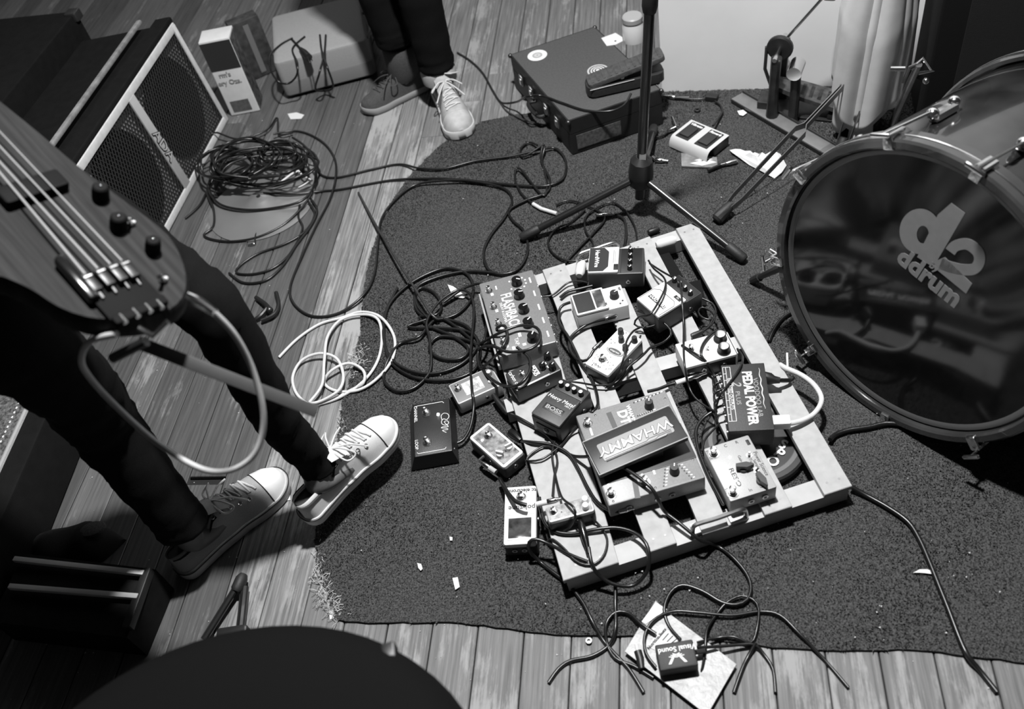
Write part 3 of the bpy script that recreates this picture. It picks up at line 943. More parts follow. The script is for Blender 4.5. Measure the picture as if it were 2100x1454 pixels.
for x0, y0, x1, y1, wd_ in ((1248, 846, 1262, 878, .010), (1300, 977, 1308, 1022, .010)):
    A_ = Mi @ P(x0, y0, .1); B_ = Mi @ P(x1, y1, .1); m_ = (A_ + B_) / 2; d_ = B_ - A_
    MB().box((0, 0, 0), (d_.length, wd_, .0012), Matrix.Translation((m_.x, m_.y, p.h)) @ Matrix.Rotation(math.atan2(d_.y, d_.x), 4, 'Z')).build('dark_stripe', mat('dark_stripe', .07, .45), p.e)
for (x0, y0), (x1, y1) in (((1210, 877), (1215, 893)), ((1244, 984), (1251, 1002)), ((1337, 955), (1343, 973)), ((1312, 965), (1318, 975))):
    A_ = Mi @ P(x0, y0, .1); B_ = Mi @ P(x1, y1, .1); m_ = (A_ + B_) / 2; d_ = B_ - A_
    MB().box((0, 0, 0), (d_.length, .004, .0007), Matrix.Translation((m_.x, m_.y, p.h)) @ Matrix.Rotation(math.atan2(d_.y, d_.x), 4, 'Z')).build('caption', PRINTW, p.e)
p.screws([(-.3, .44), (.46, .40), (-.44, -.47), (.0, -.46), (.46, -.3)])
for f in (-.3, .0, .15):
    p.jack('b', f, .45, r=.006)
wham = p


# ================================================================== BACK OF THE ROOM
def wthing(name, label, cat, px, z=0.0, group=None):
    q = P(px[0], px[1], z)
    return thing(name, label, cat, (q.x, q.y, z), 0, group)


# --- black flight case with stickers
CZ = 0.118
FL, FR, BL = P(1165, 249, CZ), P(1356, 184, CZ), P(1046, 112, CZ)
fx = (FR - FL); fx.z = 0; fy = (BL - FL); fy.z = 0
case = thing('equipment_case', 'flat black equipment case with round stickers and chrome latches', 'case', ((FL.x + FR.x + fy.x) / 2, (FL.y + FR.y + fy.y) / 2, BASE))


def cpt(u, v, z):
    return Vector((FL.x + fx.x * u + fy.x * v, FL.y + fx.y * u + fy.y * v, z))


def cprism(u0, v0, u1, v1, z0, z1):
    return MB().prism([tuple(cpt(u, v, 0).xy) for u, v in ((u0, v0), (u1, v0), (u1, v1), (u0, v1))], z0, z1)


CASEM = mat('black_vinyl', .014, .5, var=.2, bump=.3, bscale=700)
LIDM = mat('worn_black_lid', .07, .55, var=.15, scale=200, bump=.2, bscale=600)
wb(cprism(0, 0, 1, 1, BASE, CZ * .62), 'body', CASEM, case, 20)
wb(cprism(0, 0, 1, 1, CZ * .64, CZ), 'lid', CASEM, case, 20)
wb(cprism(.012, .01, .988, .99, CZ - .001, CZ + .0008), 'lid_panel', LIDM, case, 20)
wb(cprism(.004, .004, .996, .996, CZ * .61, CZ * .65), 'seam', DKMET, case, 20)
xd = fx.normalized(); yd = fy.normalized(); out = Vector((-xd.x, -xd.y, 0))
for v in (.18, .36, .62, .80):
    mb = MB()
    a = cpt(0, v, CZ * .64); b = a + out * .004
    mb.box((0, 0, 0), (.006, .030, .030), frame(b, out, (0, 0, 1)), .001)
    mb.box((.004, 0, -.004), (.004, .018, .020), frame(b, out, (0, 0, 1)), .001)
    wb(mb, 'latch', CHROME, case)
a = cpt(0, .40, CZ * .40); b = cpt(0, .60, CZ * .40)
wb(MB().tube(spline([a, a + out * .022, (a + b) / 2 + out * .028, b + out * .022, b], .006), .006, 8), 'handle', BLACK, case)
fo = -Vector((yd.x, yd.y, 0))
lbl = MB(); q0 = cpt(.06, 0, 0) + fo * .001; q1 = cpt(.54, 0, 0) + fo * .001
lbl.add([(q0.x, q0.y, .022), (q1.x, q1.y, .022), (q1.x, q1.y, .066), (q0.x, q0.y, .066), *(tuple(Vector((q.x, q.y, z)) + fo * .0012) for q, z in ((q0, .022), (q1, .022), (q1, .066), (q0, .066)))],
        [(4, 5, 6, 7), (0, 1, 5, 4), (1, 2, 6, 5), (2, 3, 7, 6), (3, 0, 4, 7)])
wb(lbl, 'label_plate', mat('scuffed_label', .085, .5, var=.5, scale=120), case, 0)
for u, v in ((0.0, 0.0), (1.0, 0.0), (0.0, 1.0), (1.0, 1.0)):
    q = cpt(u, v, CZ); wb(MB().ball(q - Vector((0, 0, .004)), .007), 'corner_cap', DKMET, case)
for (px, py, r, rings) in ((1102, 114, .029, ((1.0, .72), (.52, .35), (.34, .5), (.06, .1))), (1226, 145, .030, ((1.0, .45), (.82, .06), (.70, .5), (.54, .05), (.44, .6), (.3, .05), (.18, .6)))):
    q = P(px, py, CZ)
    st = None
    for k, (f, v) in enumerate(rings):
        o = wb(MB().lathe([(r * f, CZ + .0008), (r * f, CZ + .0011 + .0002 * k)], (q.x, q.y, 0), 32), 'sticker' if k == 0 else 'ring', mat('sticker_tone_%d' % int(v * 100), v, .5), case if st is None else None)
        if st is None:
            st = o
        else:
            o.parent = st; c_ = case.location
            o.data.transform(Matrix.Translation((-c_.x, -c_.y, -c_.z)))

# --- rocker pedal standing on the case
A, B = P(1208, 207, CZ), P(1366, 171, CZ)
d = B - A; L = d.length; rz = math.atan2(d.y, d.x); wy = .062
nrm = Vector((-math.sin(rz), math.cos(rz), 0)); cen = (A + B) / 2 + nrm * wy / 2
wah = thing('rocker_pedal', 'black rocker foot pedal standing on the flat black case', 'pedal', (cen.x, cen.y, CZ + .001), rz)
MB().rbox((0, 0, .018), (L, wy, .030), .02, .003).build('body', mat('black_cast_pedal', .018, .45, var=.25, scale=200), wah)
for sx in (-1, 1):
    for sy in (-1, 1):
        MB().lathe([(.007, -.0005), (.007, .004)], (sx * L * .4, sy * wy * .36, 0), 12).build('rubber_foot', RUBBER, wah)
TMw = Matrix.Translation((.004, 0, .053)) @ Matrix.Rotation(-math.radians(10), 4, 'Y')
tr_ = MB().rbox((0, 0, 0), (L * 1.0, wy * .9, .016), .012, .003, TMw).build('treadle', mat('ribbed_tread', .05, .8, var=.3, scale=90, bump=.5, bscale=300), wah)
mb = MB()
for k in range(12):
    mb.box((-L * .44 + k * L * .08, 0, .0085), (.006, wy * .70, .002), TMw)
mb.build('tread_ridges', MATS['ribbed_tread'], tr_)
MB().tube([TMw @ Vector((-L * .46, -wy * .415, .005)), TMw @ Vector((L * .46, -wy * .415, .005))], .0014, 6).build('trim_strip', mat('edge_wear_and_highlight', .30, .4, .6), tr_)
MB().tube([(-L * .47, -wy * .5, .030), (L * .1, -wy * .505, .033)], .0012, 6).build('edge_highlight_strip', MATS['edge_wear_and_highlight'], wah)  # pale tube models a highlight along the body's edge
MB().cyl((-.01, -wy * .44, .044), (-.01, wy * .44, .044), .005).build('axle', STEEL, wah)
MB().box((-.01, 0, .038), (.03, wy * .6, .026)).build('pivot_block', BLACK, wah)

# --- white jar and card at the back of the case
q = P(1300, 84, CZ)
jar = thing('jar', 'white jar standing at the back of the black case', 'jar', (q.x, q.y, CZ + .001))
MB().lathe([(.026, 0), (.030, .003), (.031, .05), (.027, .058), (.027, .066)], (0, 0, 0), 28).build('body', mat('white_glazed', .62, .3), jar)
MB().lathe([(.029, .064), (.029, .076), (.026, .079)], (0, 0, 0), 28).build('lid', mat('grey_lid', .35, .4), jar)
q = P(1258, 84, CZ)
tagc = thing('paper_card', 'crumpled white card with a punched hole on the black case', 'paper', (q.x, q.y, CZ + .0012), .3)
MB().prism([(-.03, -.012), (-.008, -.024), (.018, -.022), (.028, -.004), (.026, .03), (-.02, .035)], 0, .0012).build('sheet', mat('white_paper', .66, .7), tagc)
MB().lathe([(.003, .001), (.003, .0016)], (.002, -.008, 0), 12).build('hole', PRINTK, tagc)

# --- microphone stand
b0 = P(1310, 432, RUG_Z)
mic = thing('microphone_stand', 'black tripod microphone stand with a tall straight pole', 'stand', (b0.x, b0.y, RUG_Z))
top = P(1329, 81, .50); ax = (top - b0).normalized()
hub0 = b0 + ax * .095; hub1 = b0 + ax * .165
wb(MB().tube([b0 + ax * .045, b0 + ax * .60], .0115, 16), 'lower_pole', BLKMET, mic)
wb(MB().tube([b0 + ax * .58, b0 + ax * 1.15], .008, 14), 'upper_pole', BLKMET, mic)
wb(MB().tube([b0 + ax * .56, b0 + ax * .575, b0 + ax * .61, b0 + ax * .625], [.014, .017, .017, .012], 14), 'height_clutch', RUBBER, mic)
wb(MB().tube([hub0 - ax * .012, hub0, hub0 + ax * .03, hub1, hub1 + ax * .012], [.018, .029, .031, .027, .014], 10), 'hub', mat('black_hub', .016, .4), mic, 40)
wb(MB().tube([b0 + ax * .045, b0 + ax * .09], [.006, .010], 12), 'foot_pin', BLKMET, mic)
for (fx_, fy_), lab in (((1070, 487), 0), ((1526, 531), 1), ((1341, 262), 2)):
    f = P(fx_, fy_, RUG_Z + .011)
    h = hub0 + ax * .012
    hd = (f - h); h2 = h + Vector((hd.x, hd.y, 0)).normalized() * .024
    leg = wb(MB().tube([h2, f], .0092, 12), 'leg', BLKMET, mic)
    u_ = (f - h2).normalized()
    o = wb(MB().tube([f - u_ * .050, f - u_ * .046, f - u_ * .002, f + u_ * .003], [.0105, .0122, .0125, .009], 12), 'rubber_foot', RUBBER, mic)
    o.parent = leg
clip = MB(); clip.box((0, 0, 0), (.016, .008, .018), frame(b0 + ax * .172 - FW * .014, RT, ax))
wb(clip, 'wing_screw', STEEL, mic)

# --- silver two-button footswitch
p = Pedal('amp_footswitch', 'silver curved footswitch with two black buttons near the wall', 'footswitch', [(1412, 246), (1492, 274), (1452, 320), (1378, 282)], .040, RUG_Z, mat('dark_side', .03, .5), .003, .002, 'footswitches')
p.body.data.transform(Matrix.Translation((0, p.l * .17, 0)) @ Matrix.Diagonal((.985, .62, .97, 1)))
x, y, h = p.w / 2, p.l / 2, p.h
prof = [(y, .004), (y, h), (-y * .62, h)] + [(-y * .62 - .38 * y * math.sin(a), h - (h - .006) * (1 - math.cos(a)) ) for a in np.linspace(.2, 1.5, 7)] + [(-y, .002)]
vs = [(sx * (x + .0006), a_, b_ + .001) for sx in (-1, 1) for a_, b_ in prof]
k = len(prof)
MB().add(vs, [(i, i + k, i + 1 + k, i + 1) for i in range(k - 1)]).build('cover', mat('satin_silver', .50, .4), p.e, 40)
for u, s in ((-.26, 'Vibrato'), (.24, 'Reverb')):
    pl = p.plate(u - .17, -.34, u + .17, .44, BLACK, 'button_plate', .002)
    q = p.pt(u, .0)
    MB().rbox((q.x, q.y - p.l * .02, q.z + .004), (p.w * .24, p.l * .46, .006), .001, .001).build('button', mat('black_button', .02, .5), p.e)
    p.txt(s, .0125, u, .34, 0, PRINTW, ex=.003, shear=.3, off=.0003)
p.jack('t', .1)

# --- grey metal channel on the floor
a, b = P(1511, 201, .012), P(1652, 283, .012)
d = b - a; L = (b - a).length + .25
q = a + d.normalized() * (L / 2)
ch = thing('metal_channel', 'grey metal channel lying on the carpet in front of the white wall', 'metal rail', (q.x, q.y, RUG_Z), math.atan2(d.y, d.x))
MB().box((0, 0, .010), (L, .040, .004), None, .0008).build('web', mat('grey_steel', .18, .45, .3, var=.1), ch)
MB().box((0, .022, .009), (L, .005, .018), None, .0008).build('flange', DKMET, ch)
MB().box((0, -.020, .005), (L, .003, .010), None, .0006).build('flange', DKMET, ch)

# --- bass drum pedal
a, b = P(1592, 222, RUG_Z), P(1728, 236, RUG_Z)
d = b - a; L = d.length
kp = thing('drum_pedal', 'dark metal bass drum pedal standing before the white wall', 'drum pedal', tuple(a), math.atan2(d.y, d.x))
PM = mat('worn_dark_metal', .05, .4, .7, var=.3)
MB().rbox((L * .5, 0, .003), (L * 1.25, .075, .005), .004, .001).build('base_plate', PM, kp)
FBt = Matrix.Translation((L * .55, .0, .055)) @ Matrix.Rotation(math.radians(14), 4, 'Y')
fb = MB().prism([(-L * .62, -.022), (-L * .2, -.036), (L * .45, -.040), (L * .52, -.02), (L * .52, .02), (L * .45, .040), (-L * .2, .036), (-L * .62, .022)], -.006, .006, FBt).build('footboard', mat('worn_footboard', .075, .5, .4, var=.5, scale=50), kp)
mb = MB()
for k in range(6):
    mb.box((-L * .3 + k * L * .13, 0, .005), (.010, .05, .002), FBt)
mb.build('tread_ridges', PM, fb)
MB().rbox((L * 1.08, 0, .014), (.10, .07, .018), .006, .003).build('heel_plate', PM, kp)
for sy in (-1, 1):
    mb = MB(); mb.tube([(0, sy * .052, .004), (0, sy * .050, .09), (.002, sy * .046, .185)], [.017, .013, .014], 10); mb.build('upright', PM, kp)
MB().cyl((0, -.062, .185), (0, .062, .185), .006).build('axle', CHROME, kp)
MB().lathe([(.030, -.007), (.034, -.004), (.034, .004), (.030, .007)], (0, 0, 0), 24, Matrix.Translation((0, 0, .185)) @ Matrix.Rotation(HP, 4, 'X')).build('cam', BLACK, kp)
MB().tube([(-.034, 0, .185), (-.036, 0, .12), (-.02, 0, .075)], .005, 6).build('chain', DKMET, kp)
sp = [(-.004 + .006 * math.cos(k * .9), .075 + .006 * math.sin(k * .9), .06 + k * .0022) for k in range(50)]
MB().tube(sp, .0011, 5).build('spring', CHROME, kp)
bt = MB().tube([(.0, .02, .185), (.045, .02, .25), (.10, .02, .33)], .0045, 8).build('beater_rod', CHROME, kp)
MB().rbox((0, 0, 0), (.04, .045, .05), .012, .006, Matrix.Translation((.11, .02, .345))).build('beater_head', mat('felt_beater', .3, .9), bt)
MB().rbox((-.03, 0, .018), (.035, .055, .030), .004, .002).build('hoop_clamp', PM, kp)
post = MB(); post.tube([(.055, -.05, .004), (.055, -.045, .10), (.052, -.04, .155)], .013, 10); post.build('upright', PM, kp)
MB().cyl((.052, -.068, .155), (.052, -.015, .155), .019).build('collar', CHROME, kp)

# --- hardware stand with double-braced legs under the cloth
q = P(1768, 268, RUG_Z)
st = thing('hardware_stand', 'drum hardware stand on double-strut legs standing under the pale cloth', 'stand', (q.x, q.y, RUG_Z))
S0 = Vector(st.location)
wb(MB().tube([S0 + Vector((0, 0, .03)), S0 + Vector((0, 0, .75))], .012, 14), 'pole', STEEL, st)
wb(MB().tube([S0 + Vector((0, 0, .20)), S0 + Vector((0, 0, .25))], [.022, .022], 14), 'collar', BLKMET, st)
for fpx in ((1474, 446), (1719, 318), None):
    f = P(fpx[0], fpx[1], RUG_Z + .012) if fpx else S0 + Vector((.30, -.03, .012))
    tp_ = S0 + Vector((0, 0, .225))
    u_ = (f - tp_); hz = Vector((u_.x, u_.y, 0)).normalized(); sd = Vector((-hz.y, hz.x, 0))
    # two flat bars that bow apart, meet, bow apart again
    leg = None
    for s_ in (-1, 1):
        pts = []
        for t, w_ in ((0, .012), (.12, .013), (.15, .003), (.44, .004), (.47, .016), (.52, .016), (.88, .014), (1, .004)):
            pts.append(tp_ + u_ * t + sd * s_ * w_)
        mb = MB()
        rg = []
        for p_ in pts:
            rg.append([p_ + sd * .0012 + Vector((0, 0, .008)), p_ - sd * .0012 + Vector((0, 0, .008)), p_ - sd * .0012 - Vector((0, 0, .008)), p_ + sd * .0012 - Vector((0, 0, .008))])
        mb.loops(rg)
        o = wb(mb, 'leg_bar', mat('dark_chrome_bar', .22, .28, .9), st, 20)
    wb(MB().tube([f - u_.normalized() * .045, f - u_.normalized() * .03, f + u_.normalized() * .004, f + u_.normalized() * .010], [.010, .014, .016, .012], 10), 'rubber_foot', RUBBER, st)

# --- pale cloth draped over the stand
cl = thing('draped_cloth', 'pale cloth hanging in folds over the drum hardware stand', 'cloth', (q.x, q.y, RUG_Z))
CLM = mat('pale_cotton', .50, .9, var=.06, scale=30, bump=.15, bscale=700)
NS = 120


def drape(name, z_top, hem, rx, ry, ox, oy, ph, amp, nf):
    rings = []
    for k in range(40):
        t = k / 39; ring = []
        for j in range(NS):
            a = 2 * math.pi * j / NS
            zb = hem(a)
            z = z_top + (zb - z_top) * t
            g = min(1.0, .30 + 1.1 * t) ** .8
            f = amp * (.25 + .75 * t) * (math.sin(nf * a + ph + 1.6 * t) + .5 * math.sin((2 * nf - 3) * a - ph + 2.5 * t) + .35 * math.sin((nf + 6) * a + 3 * t))
            ring.append(S0 + Vector((ox * t + (rx * g + f) * math.cos(a), oy * t + (ry * g + f) * math.sin(a), max(z, .010))))
        rings.append(ring)
    mb = MB().loops(rings, cap=False)
    o = wb(mb, name, CLM, cl, 60)
    sm = o.modifiers.new('thickness', 'SOLIDIFY'); sm.thickness = .0022
    return o


drape('drape', .70, lambda a: .055 + .045 * math.sin(a + 2.6) + .016 * math.sin(5 * a), .082, .052, .006, -.004, .4, .0075, 6)
drape('overlap', .69, lambda a: .17 + .11 * math.sin(a * 1 + .2) + .02 * math.sin(4 * a + 1), .090, .060, -.010, -.008, 1.7, .0070, 5)
# gathered end hanging below
mb = MB(); rings = []
for k in range(12):
    t = k / 11
    rings.append([S0 + Vector((-.022 + (.024 + .006 * t + .004 * math.sin(5 * a + t)) * math.cos(a), -.035 + (.024 + .004 * math.sin(4 * a)) * math.sin(a), .12 - .11 * t)) for a in [2 * math.pi * j / 36 for j in range(36)]])
mb.loops(rings)
wb(mb, 'gathered_end', CLM, cl, 60)

# --- black cabinet at the far right
a = P(1846, 205, RUG_Z)
_u = (P(1846, 178) - w0).dot(wd)
_q = w0 + wd * (_u + .37) - wn * .135
cab2 = thing('black_cabinet', 'tall black cabinet in shadow behind the bass drum', 'cabinet', (_q.x, _q.y, RUG_Z), math.atan2(wd.y, wd.x))
MB().rbox((0, 0, .36), (.70, .22, .70), .006, .006).build('body', mat('black_carpet_cover', .006, .9, bump=.3, bscale=500, spec=.1), cab2)
MB().box((0, -.112, .36), (.58, .006, .62)).build('grille', mat('black_grille', .008, .7, bump=.5, bscale=900), cab2)
for sx in (-1, 1):
    MB().lathe([(.012, -.008), (.014, .004)], (sx * .28, -.06, 0), 12).build('foot', RUBBER, cab2)

# --- short tube with a clamp leaning on the cabinet
a, b = P(1843, 224, .10), P(1884, 132, .26)
tb = thing('clamp_tube', 'grey metal tube with a square clamp beside the pale cloth', 'clamp', tuple(P(1843, 224, .10)))
wb(MB().tube([a - (b - a).normalized() * .06, b], .0085, 12), 'tube', STEEL, tb)
cz_ = [P(1868, 142, .25), P(1892, 120, .27), P(1912, 146, .25), P(1884, 150, .25)]
wb(MB().tube([cz_[0], cz_[1], cz_[2], cz_[3]], .005, 8), 'clamp', CHROME, tb)
wb(MB().tube([P(1852, 168, .2), P(1866, 138, .26), P(1878, 132, .26)], .004, 8), 'bracket', STEEL, tb)
wb(MB().ball(P(1899, 166, .24), .008), 'wing_nut', CHROME, tb)
wb(MB().tube([P(1826, 141, .25), P(1856, 141, .25)], .006, 8), 'rod', CHROME, tb)


# ================================================================== BASS DRUM
dt, dh, DR = 0.13, 3.609, 0.295
DN = Vector((math.cos(dh) * math.cos(dt), math.sin(dh) * math.cos(dt), math.sin(dt)))
DC = Vector((.715, 1.045, DR * math.cos(dt) + .004))
DA = Vector((0, 0, 1)).cross(DN).normalized()
DM = frame(DC, DA, DN)
drum = thing('bass_drum', 'black bass drum with d2 logo lying front head toward the pedalboard', 'drum')
drum.matrix_world = DM
DI = DM.inverted()


def dpx(x, y, off=0.0):
    q = DI @ on_plane(x, y, DC + DN * off, DN)
    return q


SHELL = mat('dark_wrapped_shell', .018, .12, var=1.2, scale=7, coat=.5)
MB().loops([[Vector((r * math.cos(a), r * math.sin(a), z)) for a in [2 * math.pi * k / 72 for k in range(72)]] for r, z in ((.268, -.012), (.279, -.015), (.279, -.44), (.268, -.44))], cap=False).build('shell', SHELL, drum, 30)
for z0, nm in ((0.0, 'front_hoop'), (-.455, 'rear_hoop')):
    s_ = 1 if z0 == 0 else -1
    prof = [(.276, .012 * s_), (.280, .016 * s_), (.291, .016 * s_), (.295, .012 * s_), (.295, -.026 * s_), (.291, -.030 * s_), (.284, -.030 * s_), (.284, -.004 * s_), (.276, -.004 * s_), (.276, .012 * s_)]
    MB().loops([[Vector((r * math.cos(a), r * math.sin(a), z + z0)) for a in [2 * math.pi * k / 96 for k in range(96)]] for r, z in prof], cap=False).build(nm, mat('dark_lacquered_hoop', .03, .2, var=.4, scale=10, coat=.6), drum, 30)
    MB().loops([[Vector(((.2945 + .0024 * math.cos(b)) * math.cos(a), (.2945 + .0024 * math.cos(b)) * math.sin(a), z0 - .006 * s_ + .0024 * math.sin(b))) for a in [2 * math.pi * k / 96 for k in range(96)]] for b in [2 * math.pi * k / 7 for k in range(8)]], cap=False).build('hoop_trim', CHROME, drum)
hd = MB().lathe([(.0001, .0006), (.15, .0004), (.262, 0), (.272, .002), (.276, .001), (.276, -.004)], (0, 0, 0), 96).build('front_head', mat('black_film_head', .006, .09, var=.2, spec=.6), drum, 30)
MB().loops([[Vector((r * math.cos(a), r * math.sin(a), z)) for a in [2 * math.pi * k / 96 for k in range(96)]] for r, z in ((.262, .0004), (.266, .0035), (.272, .004), (.275, .0015))], cap=False).build('flesh_hoop', mat('grey_collar', .10, .25, .4), drum)
MB().lathe([(.0001, -.452), (.276, -.45)], (0, 0, 0), 48, cap=False).build('rear_head', mat('coated_head', .5, .6), drum)
# claws, rods and T handles
angs = []
for px in ((1838, 300), (1652, 352), (1605, 528), (1672, 712), (1824, 864), (2016, 914)):
    q = dpx(*px); angs.append(math.atan2(q.y, q.x))
lo, hi = sorted(angs)[0], sorted(angs)[-1]
sa = sorted(a % (2 * math.pi) for a in angs)
gap = max(((sa[(i + 1) % len(sa)] - sa[i]) % (2 * math.pi), sa[i]) for i in range(len(sa)))
for k in range(1, 5):
    angs.append(gap[1] + gap[0] * k / 5)
for a in angs:
    R = Matrix.Rotation(a, 4, 'Z')
    mb = MB()
    mb.box((.291, 0, .019), (.026, .018, .006), R, .0015); mb.box((.302, 0, .002), (.007, .018, .038), R, .0015); mb.box((.280, 0, .014), (.006, .018, .012), R, .001)
    c_ = mb.build('claw', CHROME, drum)
    MB().cyl((.308, 0, .034), (.300, 0, -.10), .003, seg=8, M=R).build('rod', CHROME, c_)
    MB().tube([(.309, -.017, .036), (.309, -.015, .037), (.309, .015, .037), (.309, .017, .036)], [.003, .0042, .0042, .003], 8, R).build('t_handle', CHROME, c_)
    mb = MB(); mb.box((.288, 0, -.13), (.018, .020, .062), R, .004); mb.ball((.296, 0, -.10), .011, R); mb.ball((.296, 0, -.16), .011, R)
    mb.build('lug', CHROME, drum)
# spurs
for s_, foot_px in ((-1, (1543, 575)), (1, None)):
    base = Vector((s_ * .262, -.10, -.07))
    f = DI @ P(1543, 575, RUG_Z + .004) if foot_px else Vector((.40, -.285, -.02))
    sp_ = MB().tube([base, base.lerp(f, .5), f], [.0085, .0085, .006], 10).build('spur', DKMET, drum)
    MB().tube([base.lerp(f, .86), f], [.0095, .0085], 10).build('rubber_tip', RUBBER, sp_)
    hb = base.lerp(f, .32) + Vector((0, .012, .012))
    mb = MB(); mb.tube([hb, hb + Vector((-.02 * -s_, .018, .02))], .0035, 8); e_ = hb + Vector((-.02 * -s_, .018, .02))
    mb.box(tuple(e_), (.034, .010, .006), Matrix.Identity(4), .002)
    mb.build('t_handle', CHROME, sp_)
    mb = MB(); mb.box(tuple(base), (.03, .04, .04), None, .004); mb.build('spur_bracket', CHROME, drum)
# logo on the head: d, 2, by ddrum
LG = mat('grey_logo_print', .20, .6, var=.06, scale=60)


def zp(x, y):      # crop pixel of the logo study to the plane of the head
    return dpx(1540 + x / 2.271, 280 + y / 2.271)


def ellipse(cx, cy, rx, ry, n=36, a0=0, a1=2 * math.pi):
    return [(cx + rx * math.cos(a0 + (a1 - a0) * k / n), cy + ry * math.sin(a0 + (a1 - a0) * k / n)) for k in range(n)]


ou = [zp(*q) for q in ellipse(790, 440, 96, 106)]; inn = [zp(*q) for q in ellipse(803, 455, 28, 41)]
mb = MB(); n_ = len(ou); zt = .0014
vs = [(q.x, q.y, zt) for q in ou] + [(q.x, q.y, zt) for q in inn]
mb.add(vs, [(i, (i + 1) % n_, (i + 1) % n_ + n_, i + n_) for i in range(n_)])
mb.prism([tuple(zp(*q).xy) for q in ((873, 362), (935, 308), (1000, 355), (862, 590), (834, 596), (776, 560))], .0009, .00145)
mb.build('logo_letter', LG, hd, 0)


def stroke(pts, w, mb):
    L = []; Rr = []
    for i, (x, y) in enumerate(pts):
        ax_, ay_ = pts[max(i - 1, 0)]; bx_, by_ = pts[min(i + 1, len(pts) - 1)]
        l_ = math.hypot(bx_ - ax_, by_ - ay_); nx, ny = -(by_ - ay_) / l_, (bx_ - ax_) / l_
        L.append((x + nx * w / 2, y + ny * w / 2)); Rr.append((x - nx * w / 2, y - ny * w / 2))
    for i in range(len(pts) - 1):
        mb.prism([tuple(zp(*q).xy) for q in (L[i], L[i + 1], Rr[i + 1], Rr[i])], .0009, .0015)


mb = MB()
sp2 = [(q.x, q.y) for q in spline([(930, 535, 0), (955, 508, 0), (1010, 500, 0), (1058, 535, 0), (1066, 580, 0), (1040, 615, 0), (985, 618, 0), (930, 606, 0), (885, 590, 0)], 6)]
stroke(sp2, 52, mb)
mb.prism([tuple(zp(*q).xy) for q in ((870, 575), (905, 560), (1032, 684), (1004, 730), (850, 604))], .0009, .0015)
mb.build('logo_numeral', LG, hd, 0)
a_, b_ = zp(733, 578), zp(930, 735)
mid = (a_ + b_) / 2; dv = b_ - a_
text('ddrum', .052, hd, None, 0, LG, M=Matrix.Translation((mid.x, mid.y, .0013)) @ Matrix.Rotation(math.atan2(dv.y, dv.x), 4, 'Z'), off=.0022, sx=.93)
a_ = zp(855, 607)
text('by', .018, hd, None, 0, LG, M=Matrix.Translation((a_.x, a_.y, .0013)) @ Matrix.Rotation(math.atan2(dv.y, dv.x), 4, 'Z'), off=.0006)

# ================================================================== SPEAKER CABINET, upper left
C0, C1 = P(466, 246), P(345, 474)
ce = (C1 - C0).normalized()                      # along the bottom edge, toward the viewer
half = (P(387, 391) - P(466, 246)).length
cn = Vector((-ce.y, ce.x, 0)); cn = cn if cn.x > 0 else -cn
lean = .09
cu = Vector((0, 0, 1)) * math.cos(lean) - cn * math.sin(lean)
cf = cu.cross(ce).normalized(); cf = cf if cf.dot(cn) > 0 else -cf
CW, CHh, CD = half * 2, .335, .30
mid = C0 + ce * half
cabm = Matrix((-ce, cu, cf)).transposed().to_4x4(); cabm.translation = mid + Vector((0, 0, .006))
# local: x along width (toward viewer), y up the front, z out of the front
cab = thing('speaker_cabinet', 'black speaker cabinet with pale trim and two round speakers behind mesh', 'speaker cabinet')
cab.matrix_world = cabm
TOLEX = mat('black_tolex', .006, .8, var=.2, bump=.4, bscale=600, spec=.15)
TRIM = mat('pale_trim', .58, .5, var=.10, scale=50)
mb = MB(); mb.box((0, CHh / 2 - .012, -CD / 2 - .03), (CW + .03, CHh + .02, CD), None, .006)
mb.build('shell', TOLEX, cab, 20)
mb = MB()
mb.box((0, CHh + .010, -.03), (CW + .03, .016, .055), None, .004); mb.box((0, -.012, -.03), (CW + .03, .016, .055), None, .004)
mb.box((-CW / 2 - .008, CHh / 2, -.03), (.016, CHh, .055), None, .003); mb.box((CW / 2 + .008, CHh / 2, -.03), (.016, CHh, .055), None, .003)
mb.build('front_rim', TOLEX, cab, 20)
for nm, c_, s_ in (('trim', (0, CHh - .006, .002), (CW, .022, .006)), ('trim', (0, .006, .002), (CW, .020, .006)), ('trim', (-CW / 2 + .008, CHh / 2, .0026), (.018, CHh, .006)), ('trim', (CW / 2 - .008, CHh / 2, .0026), (.018, CHh, .006))):
    MB().box(c_, s_, None, .0012).build(nm, TRIM, cab)
MB().box((0, CHh / 2, .003), (.034, CHh - .03, .006), None, .0012).build('centre_bar', mat('grey_bar', .40, .5, var=.06), cab)
MB().box((0, CHh + .022, -.105), (CW + .02, .012, .016), None, .003).build('top_edge_strip', mat('scuffed_edge', .22, .5, var=.3, scale=40), cab)
MB().box((0, CHh / 2, -.026), (CW, CHh, .004)).build('baffle', mat('pale_baffle', .42, .7), cab)
for sx in (-1, 1):
    cx = sx * CW / 4; prof = [(.128, 0), (.150, .001), (.152, .006), (.140, .010), (.132, .006), (.120, .012), (.104, .004), (.060, .001), (.045, .0005), (.042, .004), (.0005, .008)]
    MB().lathe([(r * .95, z) for r, z in prof], (0, 0, 0), 48, Matrix.Translation((cx, CHh / 2, -.022)), False).build('speaker_cone', mat('black_paper_cone', .006, .8, var=.3, spec=.1), cab)
